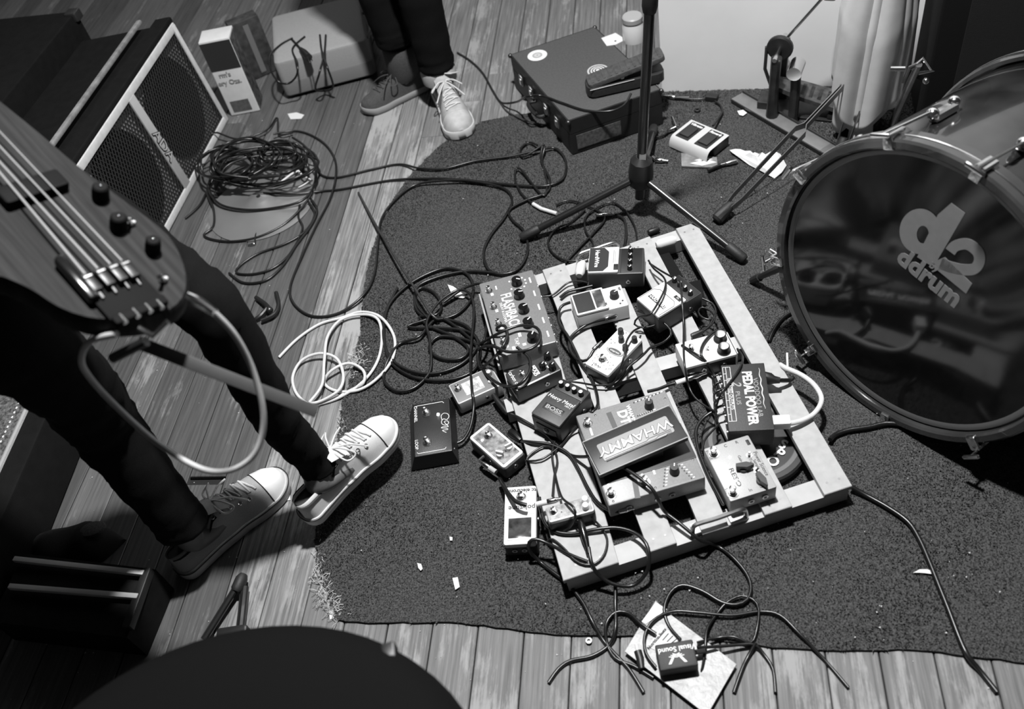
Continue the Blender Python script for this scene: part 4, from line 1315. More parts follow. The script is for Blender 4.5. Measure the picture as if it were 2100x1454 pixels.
# expanded steel mesh: slanted wires, real geometry joined into one part
mb = MB(); st_ = .0135
for sgn in (-1, 1):
    k0 = -int((CW + CHh * 2) / st_)
    for k in range(k0, -k0):
        pts = []
        x0 = k * st_
        for j in range(2):
            y = .006 + (CHh - .012) * j
            pts.append((x0 + sgn * y * .62, y))
        # clip to the width
        (xa, ya), (xb, yb) = pts
        def clip(x_, y_):
            lim = CW / 2 - .004
            if x_ > lim: t = (lim - xa) / (xb - xa); return (lim, ya + (yb - ya) * t)
            if x_ < -lim: t = (-lim - xa) / (xb - xa); return (-lim, ya + (yb - ya) * t)
            return (x_, y_)
        if max(xa, xb) < -CW / 2 or min(xa, xb) > CW / 2:
            continue
        qa, qb = clip(xa, ya), clip(xb, yb)
        mb.tube([(qa[0], qa[1], -.001 + sgn * .0006), (qb[0], qb[1], -.001 + sgn * .0006)], .0016, 4)
gr = mb.build('mesh_grille', mat('dark_mesh', .02, .6), cab); gr['kind'] = 'stuff'
text('ADA', .044, cab, None, 0, mat('dark_logo', .02, .4), M=Matrix.Translation((.0, CHh * .47, .0064)) @ Matrix.Rotation(-HP, 4, 'Z'), ex=.002, off=.0014, sx=1.1)
text('ADA', .044, cab, None, 0, mat('logo_inlay', .45, .4), M=Matrix.Translation((.0, CHh * .47, .0076)) @ Matrix.Rotation(-HP, 4, 'Z'), ex=.002, off=-.0004, sx=1.1)

q = mid - cn * .66
dk = thing('black_amplifier', 'large black amplifier standing in the dark behind the pale-trimmed cabinet', 'amplifier', (q.x + ce.x * .06, q.y + ce.y * .06, .001), math.atan2(ce.y, ce.x))
MB().rbox((0, 0, .185), (CW + .30, .56, .36), .006, .006).build('body', TOLEX, dk)
for sx in (-1, 1):
    for sy in (-1, 1):
        MB().rbox((sx * (CW + .28) / 2, sy * .27, .355), (.04, .04, .03), .006, .004).build('corner_cap', mat('dark_corner', .02, .5), dk)

# --- white carton behind the cabinet
a, b = P(478, 238), P(531, 228)
d = b - a
ct = thing('carton', 'white printed carton with a dark top band behind the speaker cabinet', 'carton', ((a.x + b.x) / 2, (a.y + b.y) / 2, .001), math.atan2(d.y, d.x))
wv, dp, hv = d.length * 1.12, .075, .26
MB().rbox((0, dp / 2, hv / 2), (wv, dp, hv), .003, .002).build('body', mat('white_card', .60, .6, var=.05), ct)
MB().box((0, -.0006, hv * .80), (wv * .98, .0012, hv * .36)).build('dark_band', mat('dark_band', .03, .5), ct)
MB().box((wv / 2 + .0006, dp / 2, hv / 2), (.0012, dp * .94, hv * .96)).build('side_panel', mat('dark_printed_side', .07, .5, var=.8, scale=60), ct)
MB().box((-.004, -.0006, hv * .12), (wv * .62, .0012, hv * .15)).build('label', mat('grey_label', .10, .5, var=.3, scale=90), ct)
VX = Matrix.Rotation(HP, 4, 'X')
for s_, sz, x_, z_ in (("rm's", .022, -.012, .145), ('ery Ozs.', .022, -.006, .118)):
    text(s_, sz, ct, None, 0, PRINTG, M=Matrix.Translation((x_, -.0012, z_)) @ VX, off=.0005)

# --- dark books or boxes leaning beside the carton
q = P(552, 165)
bx_ = thing('leaning_box', 'dark box standing between the white carton and the grey amplifier', 'box', (q.x - .02, q.y + .06, .001), math.radians(20))
MB().rbox((0, 0, .10), (.10, .05, .20), .002, .002).build('body', mat('dark_box_print', .035, .6, var=.6, scale=40), bx_)
MB().box((0, -.0256, .10), (.018, .0012, .17)).build('pale_stripe', mat('stripe_grey', .16, .6), bx_)

# --- grey suitcase amplifier at the top
a, b = P(590, 206), P(775, 158)
d = b - a; rz = math.atan2(d.y, d.x); nn = Vector((-math.sin(rz), math.cos(rz), 0))
q = (a + b) / 2 + nn * .16
amp = thing('grey_amplifier', 'pale grey box amplifier with cords lying over it', 'amplifier', (q.x, q.y, .001), rz)
AL = d.length
MB().rbox((0, 0, .072), (AL, .32, .120), .018, .010).build('body', mat('pale_grey_vinyl', .27, .55, var=.06, scale=200, bump=.2, bscale=900), amp)
MB().rbox((0, 0, .035), (AL + .003, .323, .052), .018, .006).build('lower_band', mat('grey_band', .17, .55), amp)
MB().rbox((0, 0, .006), (AL - .03, .29, .012), .018, .003).build('base', RUBBER, amp)
MB().tube(spline([(AL * .5 + .002, -.09, .10), (AL * .5 + .02, -.06, .12), (AL * .5 + .02, .04, .12), (AL * .5 + .002, .08, .10)], .01), .005, 8).build('side_handle', mat('pale_handle', .3, .5), amp)

# --- round grey plate under the cable heap
q = P(538, 420)
pl = thing('cymbal', 'round grey cymbal lying on the floor under the cable heap', 'cymbal', (q.x, q.y, .001))
MB().lathe([(.155, 0), (.156, .0012), (.10, .010), (.045, .016), (.030, .026), (.008, .030), (.006, .030)], (0, 0, 0), 64, None, False).build('plate', mat('grey_bronze', .30, .35, .55, var=.06, scale=10), pl)
MB().lathe([(.006, .0295), (.006, .0315)], (0, 0, 0), 16).build('centre_hole', BLACK, pl)

# --- black spring clamp on the floor
q = P(545, 640)
cp_ = thing('spring_clamp', 'black spring clamp lying beside the bassist\'s leg', 'clamp', (q.x, q.y, .001))
def jaw(pts, w=.010):
    return MB().tube(spline([P(x, y, z) for x, y, z in pts], .006), [w * .55] * len(spline([P(x, y, z) for x, y, z in pts], .006)), 8)
for pts in ([(566, 600, .008), (571, 625, .010), (562, 645, .012), (536, 658, .010)], [(525, 610, .008), (545, 624, .016), (555, 637, .016)], [(548, 632, .014), (534, 648, .012), (524, 655, .008)]):
    wb(jaw(pts), 'jaw', BLACK, cp_)
wb(MB().ball(P(553, 636, .014), .009), 'pivot', DKMET, cp_)

# ================================================================== LOWER LEFT
# --- amplifier with woven grille at the left edge
a, b = P(164, 944), P(113, 1074)
d = (b - a); L = .62; u_ = d.normalized(); sd = Vector((u_.y, -u_.x, 0)); sd = sd if sd.x < 0 else -sd
q = a + u_ * .06 + sd * .16
la = thing('combo_amplifier', 'black combo amplifier with a woven grille lying at the left edge', 'amplifier', (q.x, q.y, .001), math.atan2(u_.y, u_.x))
sgn = 1 if (Matrix.Rotation(la.rotation_euler.z, 3, 'Z') @ Vector((0, 1, 0))).dot(sd) > 0 else -1
MB().rbox((0, 0, .075), (L, .32, .150), .006, .006).build('body', TOLEX, la)
MB().rbox((0, sgn * .02, .151), (L - .06, .24, .004), .004, .001).build('grille_cloth', mat('woven_grille', .10, .7, var=.9, scale=160, bump=.6, bscale=500), la)
mb = MB(); mb.tube([(-L / 2 + .03, -sgn * .105, .152), (L / 2 - .03, -sgn * .105, .152)], .006, 8); mb.build('piping', mat('pale_piping', .34, .6, bump=.4, bscale=300), la)
wv_ = MB()
for k in range(40):
    x_ = -L / 2 + .05 + k * .013
    wv_.tube([(x_, -sgn * .08, .1538), (x_ + .006, -sgn * .08, .1545)], .0016, 5)
wv_.build('grille_thread', PRINTW, la)

# --- low rack unit with two pale rails
def lz(x, y, z=.10):
    return P(x, y, z)


q = P(190, 1215, .0)
rk = thing('rack_unit', 'low black rack case with two pale metal rails across its open top', 'rack case', (q.x, q.y, .001))
qd = [lz(40, 1128), lz(312, 1160), lz(252, 1300), lz(-30, 1268)]
wb(MB().prism([tuple(p_.xy) for p_ in qd], .002, .085), 'body', mat('black_rack', .007, .8, var=.3, spec=.15), rk, 20)
for (x0, y0, x1, y1) in ((30, 1147, 296, 1176), (20, 1203, 284, 1224)):
    A_, B_ = lz(x0, y0, .098), lz(x1, y1, .098)
    wb(MB().box((0, 0, 0), ((B_ - A_).length, .010, .010), frame((A_ + B_) / 2, B_ - A_, (0, 0, 1)), .001), 'rail', mat('pale_rail', .5, .5), rk)
A_, B_ = lz(306, 1168, .092), lz(262, 1290, .092)
wb(MB().box((0, 0, 0), ((B_ - A_).length, .016, .020), frame((A_ + B_) / 2, B_ - A_, (0, 0, 1)), .002), 'side_bar', BLACK, rk)

# --- soft black bag
q = P(165, 1118)
bag = thing('soft_bag', 'soft black bag with a mesh panel lying in front of the rack case', 'bag', (q.x, q.y, .001))
mb = MB()
rings = []
for k in range(13):
    t = k / 12; w_ = math.sin(math.pi * min(max(t, .02), .98)) ** .45
    c_ = P(80 + 165 * t, 1122 + 4 * math.sin(t * 9), 0)
    hgt = (.055 + .025 * math.sin(t * 8 + 1.5)) * w_
    rings.append([Vector((c_.x, c_.y, .002)) + Vector((.015 * math.cos(a), .048 * w_ * math.cos(a), max(0, hgt * math.sin(a)))) for a in [math.pi * 2 * j / 18 for j in range(18)]])
mb.loops(rings)
wb(mb, 'body', mat('black_nylon', .007, .9, bump=.3, bscale=400), bag, 60)
mp_ = MB(); mp_.lathe([(.026, 0), (.024, .004), (.012, .008)], (0, 0, 0), 20, Matrix.Translation(P(190, 1086, .062)) @ Matrix.Diagonal((1.1, .7, 1, 1)))
wb(mp_, 'mesh_panel', mat('grey_mesh_cloth', .045, .7, var=.6, scale=400), bag)

# --- folded black stand leg near the bottom
a, b = P(497, 1186, .03), P(418, 1312, .012)
fs = thing('folded_stand', 'folded black metal stand lying on the boards near the canvas shoe', 'stand', tuple(P(455, 1250)))
wb(MB().tube([P(488, 1200, .022), b], .007, 10), 'tube', BLKMET, fs)
wb(MB().tube([P(502, 1205, .014), P(492, 1300, .014)], .0085, 10), 'tube', BLKMET, fs)
wb(MB().tube([P(500, 1178, .022), P(496, 1186, .022), P(486, 1208, .022), P(483, 1214, .022)], [.008, .012, .012, .008], 10), 'rubber_foot', RUBBER, fs)
wb(MB().rbox((0, 0, 0), (.06, .028, .022), .006, .004, Matrix.Translation(P(478, 1302, .014)) @ Matrix.Rotation(-.1, 4, 'Z')), 'collar', BLACK, fs)

# --- black stool at the bottom left corner
q = P(440, 1722, .50)
stl = thing('stool', 'large black padded stool seat at the bottom left corner', 'stool', (q.x, q.y, .001))
MB().lathe([(.17, .44), (.235, .45), (.25, .475), (.245, .505), (.215, .522), (.12, .530), (.001, .532)], (0, 0, 0), 56, Matrix.Diagonal((1.25, 1, 1, 1))).build('seat', mat('black_vinyl_seat', .004, .85, bump=.15, bscale=300, spec=.08), stl, 60)
MB().cyl((0, 0, .12), (0, 0, .45), .02).build('post', BLKMET, stl)
for k in range(3):
    a = k * 2.094 + .4
    lg = MB().tube([(0, 0, .22), (.22 * math.cos(a), .22 * math.sin(a), .012)], .010, 10).build('leg', BLKMET, stl)
    MB().tube([(.205 * math.cos(a), .205 * math.sin(a), .026), (.225 * math.cos(a), .225 * math.sin(a), .010)], [.013, .014], 10).build('rubber_foot', RUBBER, lg)
kq = P(800, 1340, .50) - Vector(stl.location)
MB().rbox(tuple(kq), (.018, .022, .022), .003, .003).build('knob', BLACK, stl)


# ================================================================== PEOPLE
def interp(tab, t):
    for (a, va), (b, vb) in zip(tab[:-1], tab[1:]):
        if t <= b:
            f = (t - a) / (b - a); f = f * f * (3 - 2 * f)
            return va + (vb - va) * f
    return tab[-1][1]


WTAB = [(0, .033), (.10, .033), (.30, .033), (.5, .037), (.72, .046), (.80, .0455), (1, .0445)]


def half_width(t):
    w = interp(WTAB, t)
    if t > .80:
        w *= math.sqrt(max(0, 1 - ((t - .80) / .20) ** 2.4))
    if t < .10:
        w *= math.sqrt(max(0, 1 - ((.10 - t) / .10) ** 2.2))
    return max(w, .0008)


def shoe(parent, M, L, upper, cap, sole, stripe, lace, high=.060, eyelets=True, capped=True, tongue=True):
    """shoe with local x heel to toe, base at z = 0, placed by M (in the parent's space)"""
    sc = L / .28
    N = 44

    def outline(d, z):
        left = []; right = []
        for k in range(N + 1):
            t = .5 - .5 * math.cos(math.pi * k / N); w = max(.0004, half_width(t) + d) * sc
            x = (t * .28 + (d if t > .5 else -d) * abs(2 * t - 1) ** 6) * sc
            left.append(Vector((x, w + .004 * sc * math.sin(t * 3), z + .012 * max(0, t - .82) ** 1.2 * 5 * sc))); right.append(Vector((x, -w + .004 * sc * math.sin(t * 3), z + .012 * max(0, t - .82) ** 1.2 * 5 * sc)))
        return left + right[::-1]
    # upper: a loft of arches
    stations = [.004 + .992 * (.5 - .5 * math.cos(math.pi * k / 40)) for k in range(41)]
    HT = [(0, high), (.30, high * .92), (.40, .082 if high < .09 else high), (.46, .084), (.60, .068), (.75, .052), (.88, .040), (.96, .030), (1, .016)]

    def arch(t, grow=0.0, n=21):
        w = max(.0005, half_width(t) + grow - .001) * sc; h = interp(HT, t) * sc + grow; ring = []
        op = max(0, min(1, (.44 - t) / .06))
        for j in range(n):
            s_ = -1 + 2 * j / (n - 1)
            zc = h * (1 - abs(s_) ** 3.2) ** .62
            rim = h * min(1, (1 - abs(s_) ** 5) ** .7)
            if abs(s_) < .62:
                zo = rim - .028 * sc * (1 - (abs(s_) / .62) ** 4)
            else:
                zo = rim
            z = zc * (1 - op) + zo * op
            narrow = 1 - .18 * (z / max(h, .01)) * (1 if t < .6 else .4)
            ring.append(Vector((t * L, s_ * w * narrow + .004 * sc * math.sin(t * 3), .020 * sc + z)))
        return ring
    mb = MB(); mb.loops([arch(t) for t in stations], M, cap=False, close=False)
    up = mb.build('shoe', upper, parent, 60)
    mb = MB(); mb.loops([outline(-.003, 0), outline(.002, .004), outline(.003, .022 * sc), outline(.0005, .027 * sc), outline(-.004, .027 * sc)], M)
    mb.build('sole', sole, up, 50)
    if stripe:
        for zz in (.0245,):
            o_ = outline(.0032, zz * sc); MB().tube([M @ q for q in o_] + [M @ o_[0]], .0011, 5).build('sole_stripe', stripe, up)
    if capped:
        ts = [.80 + .196 * math.sin(math.pi / 2 * k / 12) for k in range(13)]
        MB().loops([arch(t, .0012) for t in ts], M, cap=False, close=False).build('toe_cap', cap, up, 60)
        MB().tube([M @ q for q in arch(.80, .0016)], .0009, 4).build('seam', stripe or lace, up)
    MB().loops([[Vector((t * L, s_ * half_width(t) * .80 * sc + .004 * sc * math.sin(t * 3), .020 * sc + interp(HT, t) * sc - .012)) for s_ in (-1, -.5, 0, .5, 1)] for t in [.02 + .40 * k / 10 for k in range(11)]], M, cap=False, close=False).build('opening_shade', mat('dark_shoe_lining', .035, .9, var=.2), up, 60)  # dark sheet puts the shade inside the shoe opening into colour
    # laces across the vamp
    rows = [.47, .53, .59, .65, .71]
    mb = MB()
    for i, t in enumerate(rows):
        for t2, j0, j1 in ((t, 5, 15), (t + .045, 15, 5)):
            pts = []
            for k in range(7):
                f = k / 6; tt = t + (t2 - t) * f if t2 != t else t
                r_ = arch(tt, .0025); a = r_[int(round(j0 + (j1 - j0) * f))]
                pts.append(M @ a)
            mb.tube(pts, .0022 * sc, 6)
    r_ = arch(.46, .006); top_ = r_[10]
    for s_ in (-1, 1):
        mb.tube([M @ q for q in spline([top_, top_ + Vector((.012, s_ * .022, .006)), top_ + Vector((.024, s_ * .045, -.010)), top_ + Vector((.004, s_ * .040, -.014)), top_ + Vector((-.002, s_ * .015, .001)), top_], .005)], .0020 * sc, 6)
        mb.tube([M @ q for q in spline([top_, top_ + Vector((.03, s_ * .02, -.006)), top_ + Vector((.055, s_ * .042, -.028))], .006)], .0020 * sc, 6)
    mb.build('lace', lace, up)
    if tongue:
        MB().loops([[Vector((x_ * sc, y_ * sc, z_ * sc)) for y_, z_ in ((-.024, z - .010), (-.012, z), (0, z + .003), (.012, z), (.024, z - .010))] for x_, z in ((.150, .098), (.128, .112), (.108, .122 if high < .09 else high + .05))], M, cap=False, close=False).build('tongue', upper, up, 60)
    if eyelets:
        for i in range(5):
            t = .40 + i * .068
            for j in (3, 17):
                c_ = arch(t, .0012)
                q = c_[j]; nrm_ = (c_[j] - Vector((q.x, 0, .02))).normalized()
                F_ = frame(q, (1, 0, 0), nrm_)
                MB().loops([[F_ @ Vector(((.0036 + .0012 * math.cos(b)) * math.cos(a), (.0036 + .0012 * math.cos(b)) * math.sin(a), .0012 * math.sin(b))) for a in [2 * math.pi * k / 10 for k in range(10)]] for b in [2 * math.pi * k / 5 for k in range(6)]], M, cap=False).build('eyelet', CHROME, up)
    return up


def skin_mesh(name, chains, material, parent=None, root=0, sub=2, disp=0.0, dscale=.05):
    """continuous surface grown over joints: chains = list of joint lists [(Vector, radius)]; first joint of every chain after the first is an index"""
    vs = []; es = []; rs = []
    for ch in chains:
        prev = None
        for item in ch:
            if isinstance(item, int):
                prev = item; continue
            vs.append(tuple(item[0])); rs.append(item[1])
            if prev is not None:
                es.append((prev, len(vs) - 1))
            prev = len(vs) - 1
    me = bpy.data.meshes.new(name); me.from_pydata(vs, es, []); me.update()
    me.materials.append(material)
    o = bpy.data.objects.new(name, me); COL.objects.link(o)
    md = o.modifiers.new('skin', 'SKIN'); md.use_smooth_shade = True
    lay = me.skin_vertices[0].data
    for i, r_ in enumerate(rs):
        r_ = r_ if isinstance(r_, tuple) else (r_, r_)
        lay[i].radius = r_; lay[i].use_root = (i == root)
    s_ = o.modifiers.new('sub', 'SUBSURF'); s_.levels = sub; s_.render_levels = sub
    if disp:
        tx_ = bpy.data.textures.new(name + '_folds', 'CLOUDS'); tx_.noise_scale = dscale
        d_ = o.modifiers.new('folds', 'DISPLACE'); d_.texture = tx_; d_.strength = disp; d_.texture_coords = 'LOCAL'
    bpy.context.view_layer.update()
    dg = bpy.context.evaluated_depsgraph_get()
    me2 = bpy.data.meshes.new_from_object(o.evaluated_get(dg))
    bpy.data.objects.remove(o)
    me2.name = name
    me2.materials.clear(); me2.materials.append(material)
    o = link(name, me2, parent, 0)
    me2.shade_smooth()
    return o


def densify(ch, n=3):
    out = []
    for (a, ra), (b, rb) in zip(ch[:-1], ch[1:]):
        for k in range(n):
            f = k / n; out.append((a.lerp(b, f), ra + (rb - ra) * f))
    out.append(ch[-1]); return out


# --- bassist: legs in black trousers, canvas shoes
hA0, hA1 = P(373, 1181), P(590, 984)
dA = hA1 - hA0; angA = math.atan2(dA.y, dA.x)
hB0, hB1 = P(630, 1072, .05), P(816, 884, .05)
dB = hB1 - hB0; angB = math.atan2(dB.y, dB.x)
ankA, midA, kneeA = P(378, 1080, .125), P(212, 872, .40), P(150, 790, .53)
ankB, midB, kneeB = P(655, 962, .135), P(565, 856, .30), P(441, 636, .56)
hipA = P(-60, 640, .78); hipB = P(160, 440, .74); pel = P(-110, 520, .80)
tA = hA0 + dA.normalized() * .16; tB = hB0 + dB.normalized() * .17
per = skin_mesh('person', [[(pel, .10), (hipA, .07), (kneeA, .040), (midA, .036), (ankA + Vector((0, 0, .0)), .031), (hA0 + dA.normalized() * .055 + Vector((0, 0, .06)), .033), (tA + Vector((0, 0, .045)), .026)],
                           [0, (hipB, .06), (kneeB, .038), (midB, .032), (ankB, .031), (hB0 + dB.normalized() * .050 + Vector((0, 0, .062)), .036), (tB + Vector((0, 0, .035)), .026)]], SKIN)
tag(per, 'bass player in black trousers and pale canvas shoes standing at the left', 'person', 'people standing in the room')
upA = (kneeA - ankA).normalized(); upB = (kneeB - ankB).normalized()
tr_ = skin_mesh('trousers', [densify([(pel + Vector((-.05, .04, .06)), .095), (pel, .095)], 2), [2] + densify([(hipA, .085), (kneeA, .072), (midA, .066), (ankA + upA * .06, .053), (ankA, .056)], 4),
                             [2] + densify([(hipB, .072), (kneeB.lerp(hipB, .5), .066), (kneeB, .058), (midB, .046), (ankB + upB * .03, .037), (ankB, .038)], 4)], DENIM, per, 2, 2, .016, .035)
SHW = mat('white_rubber', .66, .45, var=.05); SHK = mat('shoe_line_black', .02, .5)
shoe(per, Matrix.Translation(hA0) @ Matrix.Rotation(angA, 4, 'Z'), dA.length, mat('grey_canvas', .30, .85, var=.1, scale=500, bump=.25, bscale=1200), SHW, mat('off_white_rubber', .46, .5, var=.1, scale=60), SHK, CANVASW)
shoe(per, Matrix.Translation(hB0) @ Matrix.Rotation(angB, 4, 'Z') @ Matrix.Rotation(-.06, 4, 'Y'), dB.length, CANVASW, SHW, SHW, SHK, CANVASW)

# --- second person at the top: dark boot and pale sneaker
h1, t1 = P(880, 176), P(748, 233)
d1 = t1 - h1; a1 = math.atan2(d1.y, d1.x)
t2 = P(951, 290); a2 = math.radians(-84); d2 = Vector((math.cos(a2), math.sin(a2), 0)); h2 = t2 - d2 * .285
an1 = h1 + d1.normalized() * .06 + Vector((-.01, 0, .175)); an2 = h2 + d2 * .065 + Vector((0, 0, .125))
k1 = an1 + Vector((-.01, .03, .34)); k2 = an2 + Vector((.0, .02, .36))
hp1 = Vector(((k1.x + k2.x) / 2 - .09, max(k1.y, k2.y) + .08, .88)); hp2 = hp1 + Vector((.19, 0, 0)); pv = (hp1 + hp2) / 2 + Vector((0, 0, .08))
per2 = skin_mesh('person', [[(pv, .10), (hp1, .07), (k1, .045), (an1 - Vector((0, 0, .04)), .032), (h1 + d1.normalized() * .06 + Vector((0, 0, .055)), .030), (h1 + d1.normalized() * .16 + Vector((0, 0, .045)), .026)],
                            [0, (hp2, .07), (k2, .045), (an2, .031), (h2 + d2 * .06 + Vector((0, 0, .055)), .030), (h2 + d2 * .16 + Vector((0, 0, .045)), .026)]], SKIN)
tag(per2, 'person in black trousers standing by the flat black case', 'person', 'people standing in the room')
skin_mesh('trousers', [densify([(pv + Vector((0, 0, .06)), .150), (pv, .150)], 2), [2] + densify([(hp1, .100), (k1, .075), (an1 + Vector((0, 0, .06)), .062), (an1, .062)], 4),
                       [2] + densify([(hp2, .100), (k2, .075), (an2 + Vector((0, 0, .05)), .058), (an2, .060)], 4)], DENIM, per2, 2, 2, .016, .04)
shoe(per2, Matrix.Translation(h1) @ Matrix.Rotation(a1, 4, 'Z'), d1.length * 1.02, CANVASD, CANVASD, mat('grey_rubber', .28, .6), None, mat('dark_lace', .06, .9), .150, False, False, False)
b1 = [ch for ch in per2.children if ch.name.startswith('shoe')][0]
MB().loops([[h1 + d1.normalized() * (.062 + o_) + Vector((r_ * 1.15 * math.cos(a), r_ * math.sin(a), z_)) for a in [2 * math.pi * k / 28 for k in range(28)]] for r_, z_, o_ in ((.034, .06, .010), (.044, .085, .004), (.045, .12, 0), (.047, .165, -.004), (.043, .17, -.004), (.040, .12, 0))], cap=False).build('ankle_shaft', CANVASD, b1, 60)
up = shoe(per2, Matrix.Translation(h2) @ Matrix.Rotation(a2, 4, 'Z'), .285, mat('pale_suede', .36, .85, var=.12, scale=60), mat('pale_suede_toe', .40, .8, var=.1, scale=60), mat('pale_rubber', .5, .5), None, CANVASW, .070, False, True, True)
tq = h2 + d2 * .10 + Vector((.035, 0, .115))
MB().box((0, 0, 0), (.022, .060, .002), Matrix.Translation(tq) @ Matrix.Rotation(-.5, 4, 'Z') @ Matrix.Rotation(-.5, 4, 'X')).build('paper_tag', mat('white_paper', .66), up)
cu_ = MB(); cu_.loops([[an2 + Vector((r_ * math.cos(a), r_ * math.sin(a), z_)) for a in [2 * math.pi * k / 24 for k in range(24)]] for r_, z_ in ((.046, -.045), (.052, -.040), (.054, -.01), (.050, .0))], cap=False)
cu_.build('ankle_cuff', mat('pale_sock', .34, .8, var=.1), up)

# ================================================================== BASS GUITAR
BO = P(228, 560, .86)
bt_ = (P(84, 402, .915) - BO).normalized()
v_ = (CP - BO).normalized(); v_ = (v_ - bt_ * v_.dot(bt_)).normalized()
side = bt_.cross(v_); side = side if side.dot(Vector((.7, .7, 0))) > 0 else -side
bn = (v_ * math.cos(.45) + side * math.sin(.45)).normalized()
bs = bn.cross(bt_)
BM = Matrix((bt_, bs, bn)).transposed().to_4x4(); BM.translation = BO
bass = thing('bass_guitar', 'four-string bass guitar held by the player at the left', 'bass guitar', group=None)
bass.matrix_world = BM
BI = BM.inverted()


def bp_(x, y, h=0.0):
    return BI @ on_plane(x, y, BO + bn * h, bn)


WOODB = wood('dark_stained_ash', .009, .028, .03, -.05, .6, .10)
outl = [(-190, 20), (-60, 150), (82, 268), (156, 331), (250, 402), (330, 462), (362, 497), (382, 540), (388, 580), (380, 610), (355, 634), (310, 650), (250, 656), (180, 650), (120, 628), (60, 590), (-20, 560), (-120, 560), (-220, 500), (-330, 330)]
pol = [tuple(bp_(*q).xy) for q in outl]
pol = [(q.x, q.y) for q in spline([Vector((a, b, 0)) for a, b in pol] + [Vector((*pol[0], 0))], .012)][:-1]
mb = MB(); n_ = len(pol)
cx_ = sum(a for a, b in pol) / n_; cy_ = sum(b for a, b in pol) / n_
def inset(f):
    return [(a + (cx_ - a) * f, b + (cy_ - b) * f) for a, b in pol]
rgs = []
for f, z in ((.05, -.042), (.015, -.038), (0, -.030), (0, -.012), (.015, -.004)):
    rgs.append([Vector((a, b, z)) for a, b in inset(f)])
mb.loops(rgs, cap=False)
mb.prism(inset(.015), -.0395, -.0039) if False else None
bod = mb.build('body_edge', WOODB, bass, 60)
MB().prism(inset(.015), -.012, -.0038).build('body_top', WOODB, bass, 20)
MB().prism(inset(.05), -.0425, -.040).build('body_back', WOODB, bass, 20)
# strings from bridge to beyond the frame
br = [bp_(182, 571, .012), bp_(209, 560, .012), bp_(235, 551, .012), bp_(259, 544, .012)]
far = [bp_(82, 452, .012), bp_(82, 422, .012), bp_(82, 388, .012), bp_(82, 357, .012)]
for i, (a, b) in enumerate(zip(br, far)):
    MB().tube([a + Vector((-.03, 0, -.006)), a, a + (b - a) * 5.2], .0016 - .00022 * i, 8).build('string', mat('wound_string', .55, .35, .7), bass)
c4 = sum(br, Vector()) / 4
yy = sorted(q.y for q in br); sp_y = (yy[-1] - yy[0]) / 3
MB().rbox((c4.x - .030, c4.y, .0), (.085, sp_y * 4.4, .006), .004, .001).build('bridge_plate', mat('black_bridge', .005, .7, 0, spec=.1), bass)
for q in br:
    s_ = MB().rbox((q.x - .006, q.y, .008), (.030, sp_y * .78, .011), .002, .0015).build('saddle', mat('dark_saddle', .03, .35, .6), bass)
    MB().cyl((q.x + .002, q.y - sp_y * .3, .0125), (q.x + .002, q.y + sp_y * .3, .0125), .0030, seg=10).build('string_roller', CHROME, s_)
    mb = MB(); mb.cyl((q.x - .062, q.y, .006), (q.x - .075, q.y, .006), .0035, seg=10); mb.build('tail_screw', CHROME, bass)
MB().rbox((c4.x - .066, c4.y, .004), (.014, sp_y * 4.4, .010), .003, .002).build('tail_block', mat('black_bridge', .012), bass)
a, b = bp_(120, 530, .005), bp_(196, 616, .005)
MB().box((0, 0, 0), ((b - a).length, .014, .014), frame((a + b) / 2, b - a, (0, 0, 1)), .003).build('thumb_rest', BLACKG, bass)
pk = bp_(60, 470, 0)
MKN = mat('matte_black_knob', .004, .7, spec=.12)
MB().rbox((c4.x + .17, c4.y - .004, .003), (.032, sp_y * 5.2, .014), .005, .003).build('pickup', MKN, bass)
for (x, y), m_, r_ in (((206, 388), MKN, .010), ((243, 450), MKN, .010), ((314, 497), MKN, .009)):
    q = bp_(x, y, .012)
    k = MB().lathe([(r_ * 1.1, -.016), (r_ * 1.1, -.004), (r_, .004), (r_ * .8, .006)], tuple(q), 20).build('knob', m_, bass)
    MB().ball((q.x, q.y, q.z + .006), .0018).build('marker', CHROME, k)
for (x, y) in ((268, 455), (334, 571)):
    q = bp_(x, y, 0)
    k = MB().lathe([(.006, -.004), (.006, .002), (.004, .003)], tuple(q), 14).build('toggle_switch', CHROME, bass)
    MB().tube([q + Vector((0, 0, .002)), q + Vector((-.006, .010, .014))], [.0018, .0030], 8).build('lever', CHROME, k)
# jack plate, plug and strap hardware below the body
pg = [BI @ P(386, 606, .835), BI @ P(412, 622, .832), BI @ P(442, 642, .828)]
MB().tube([pg[0], pg[0].lerp(pg[1], .5), pg[1], pg[2]], [.005, .0068, .0068, .005], 12).build('plug', CHROME, bass)
MB().tube([BI @ P(x, y, z) for x, y, z in ((392, 705, .80), (300, 700, .82), (230, 735, .80))][1:], .0065, 8).build('strap_lock', DKMET, bass)
MB().tube([BI @ P(x, y, z) for x, y, z in ((285, 672, .83), (315, 690, .82), (345, 660, .83))], .004, 8).build('strap_ring', CHROME, bass)
a, b = BI @ P(292, 706, .80), BI @ P(628, 836, .60)
MB().box((0, 0, 0), ((b - a).length, .017, .004), frame((a + b) / 2, b - a, BI.to_3x3() @ (CP - P(460, 770, .7))), .001).build('strap_tail', mat('dark_leather', .055, .6, var=.1), bass)


# ================================================================== CABLES
RZ = RUG_Z + .006


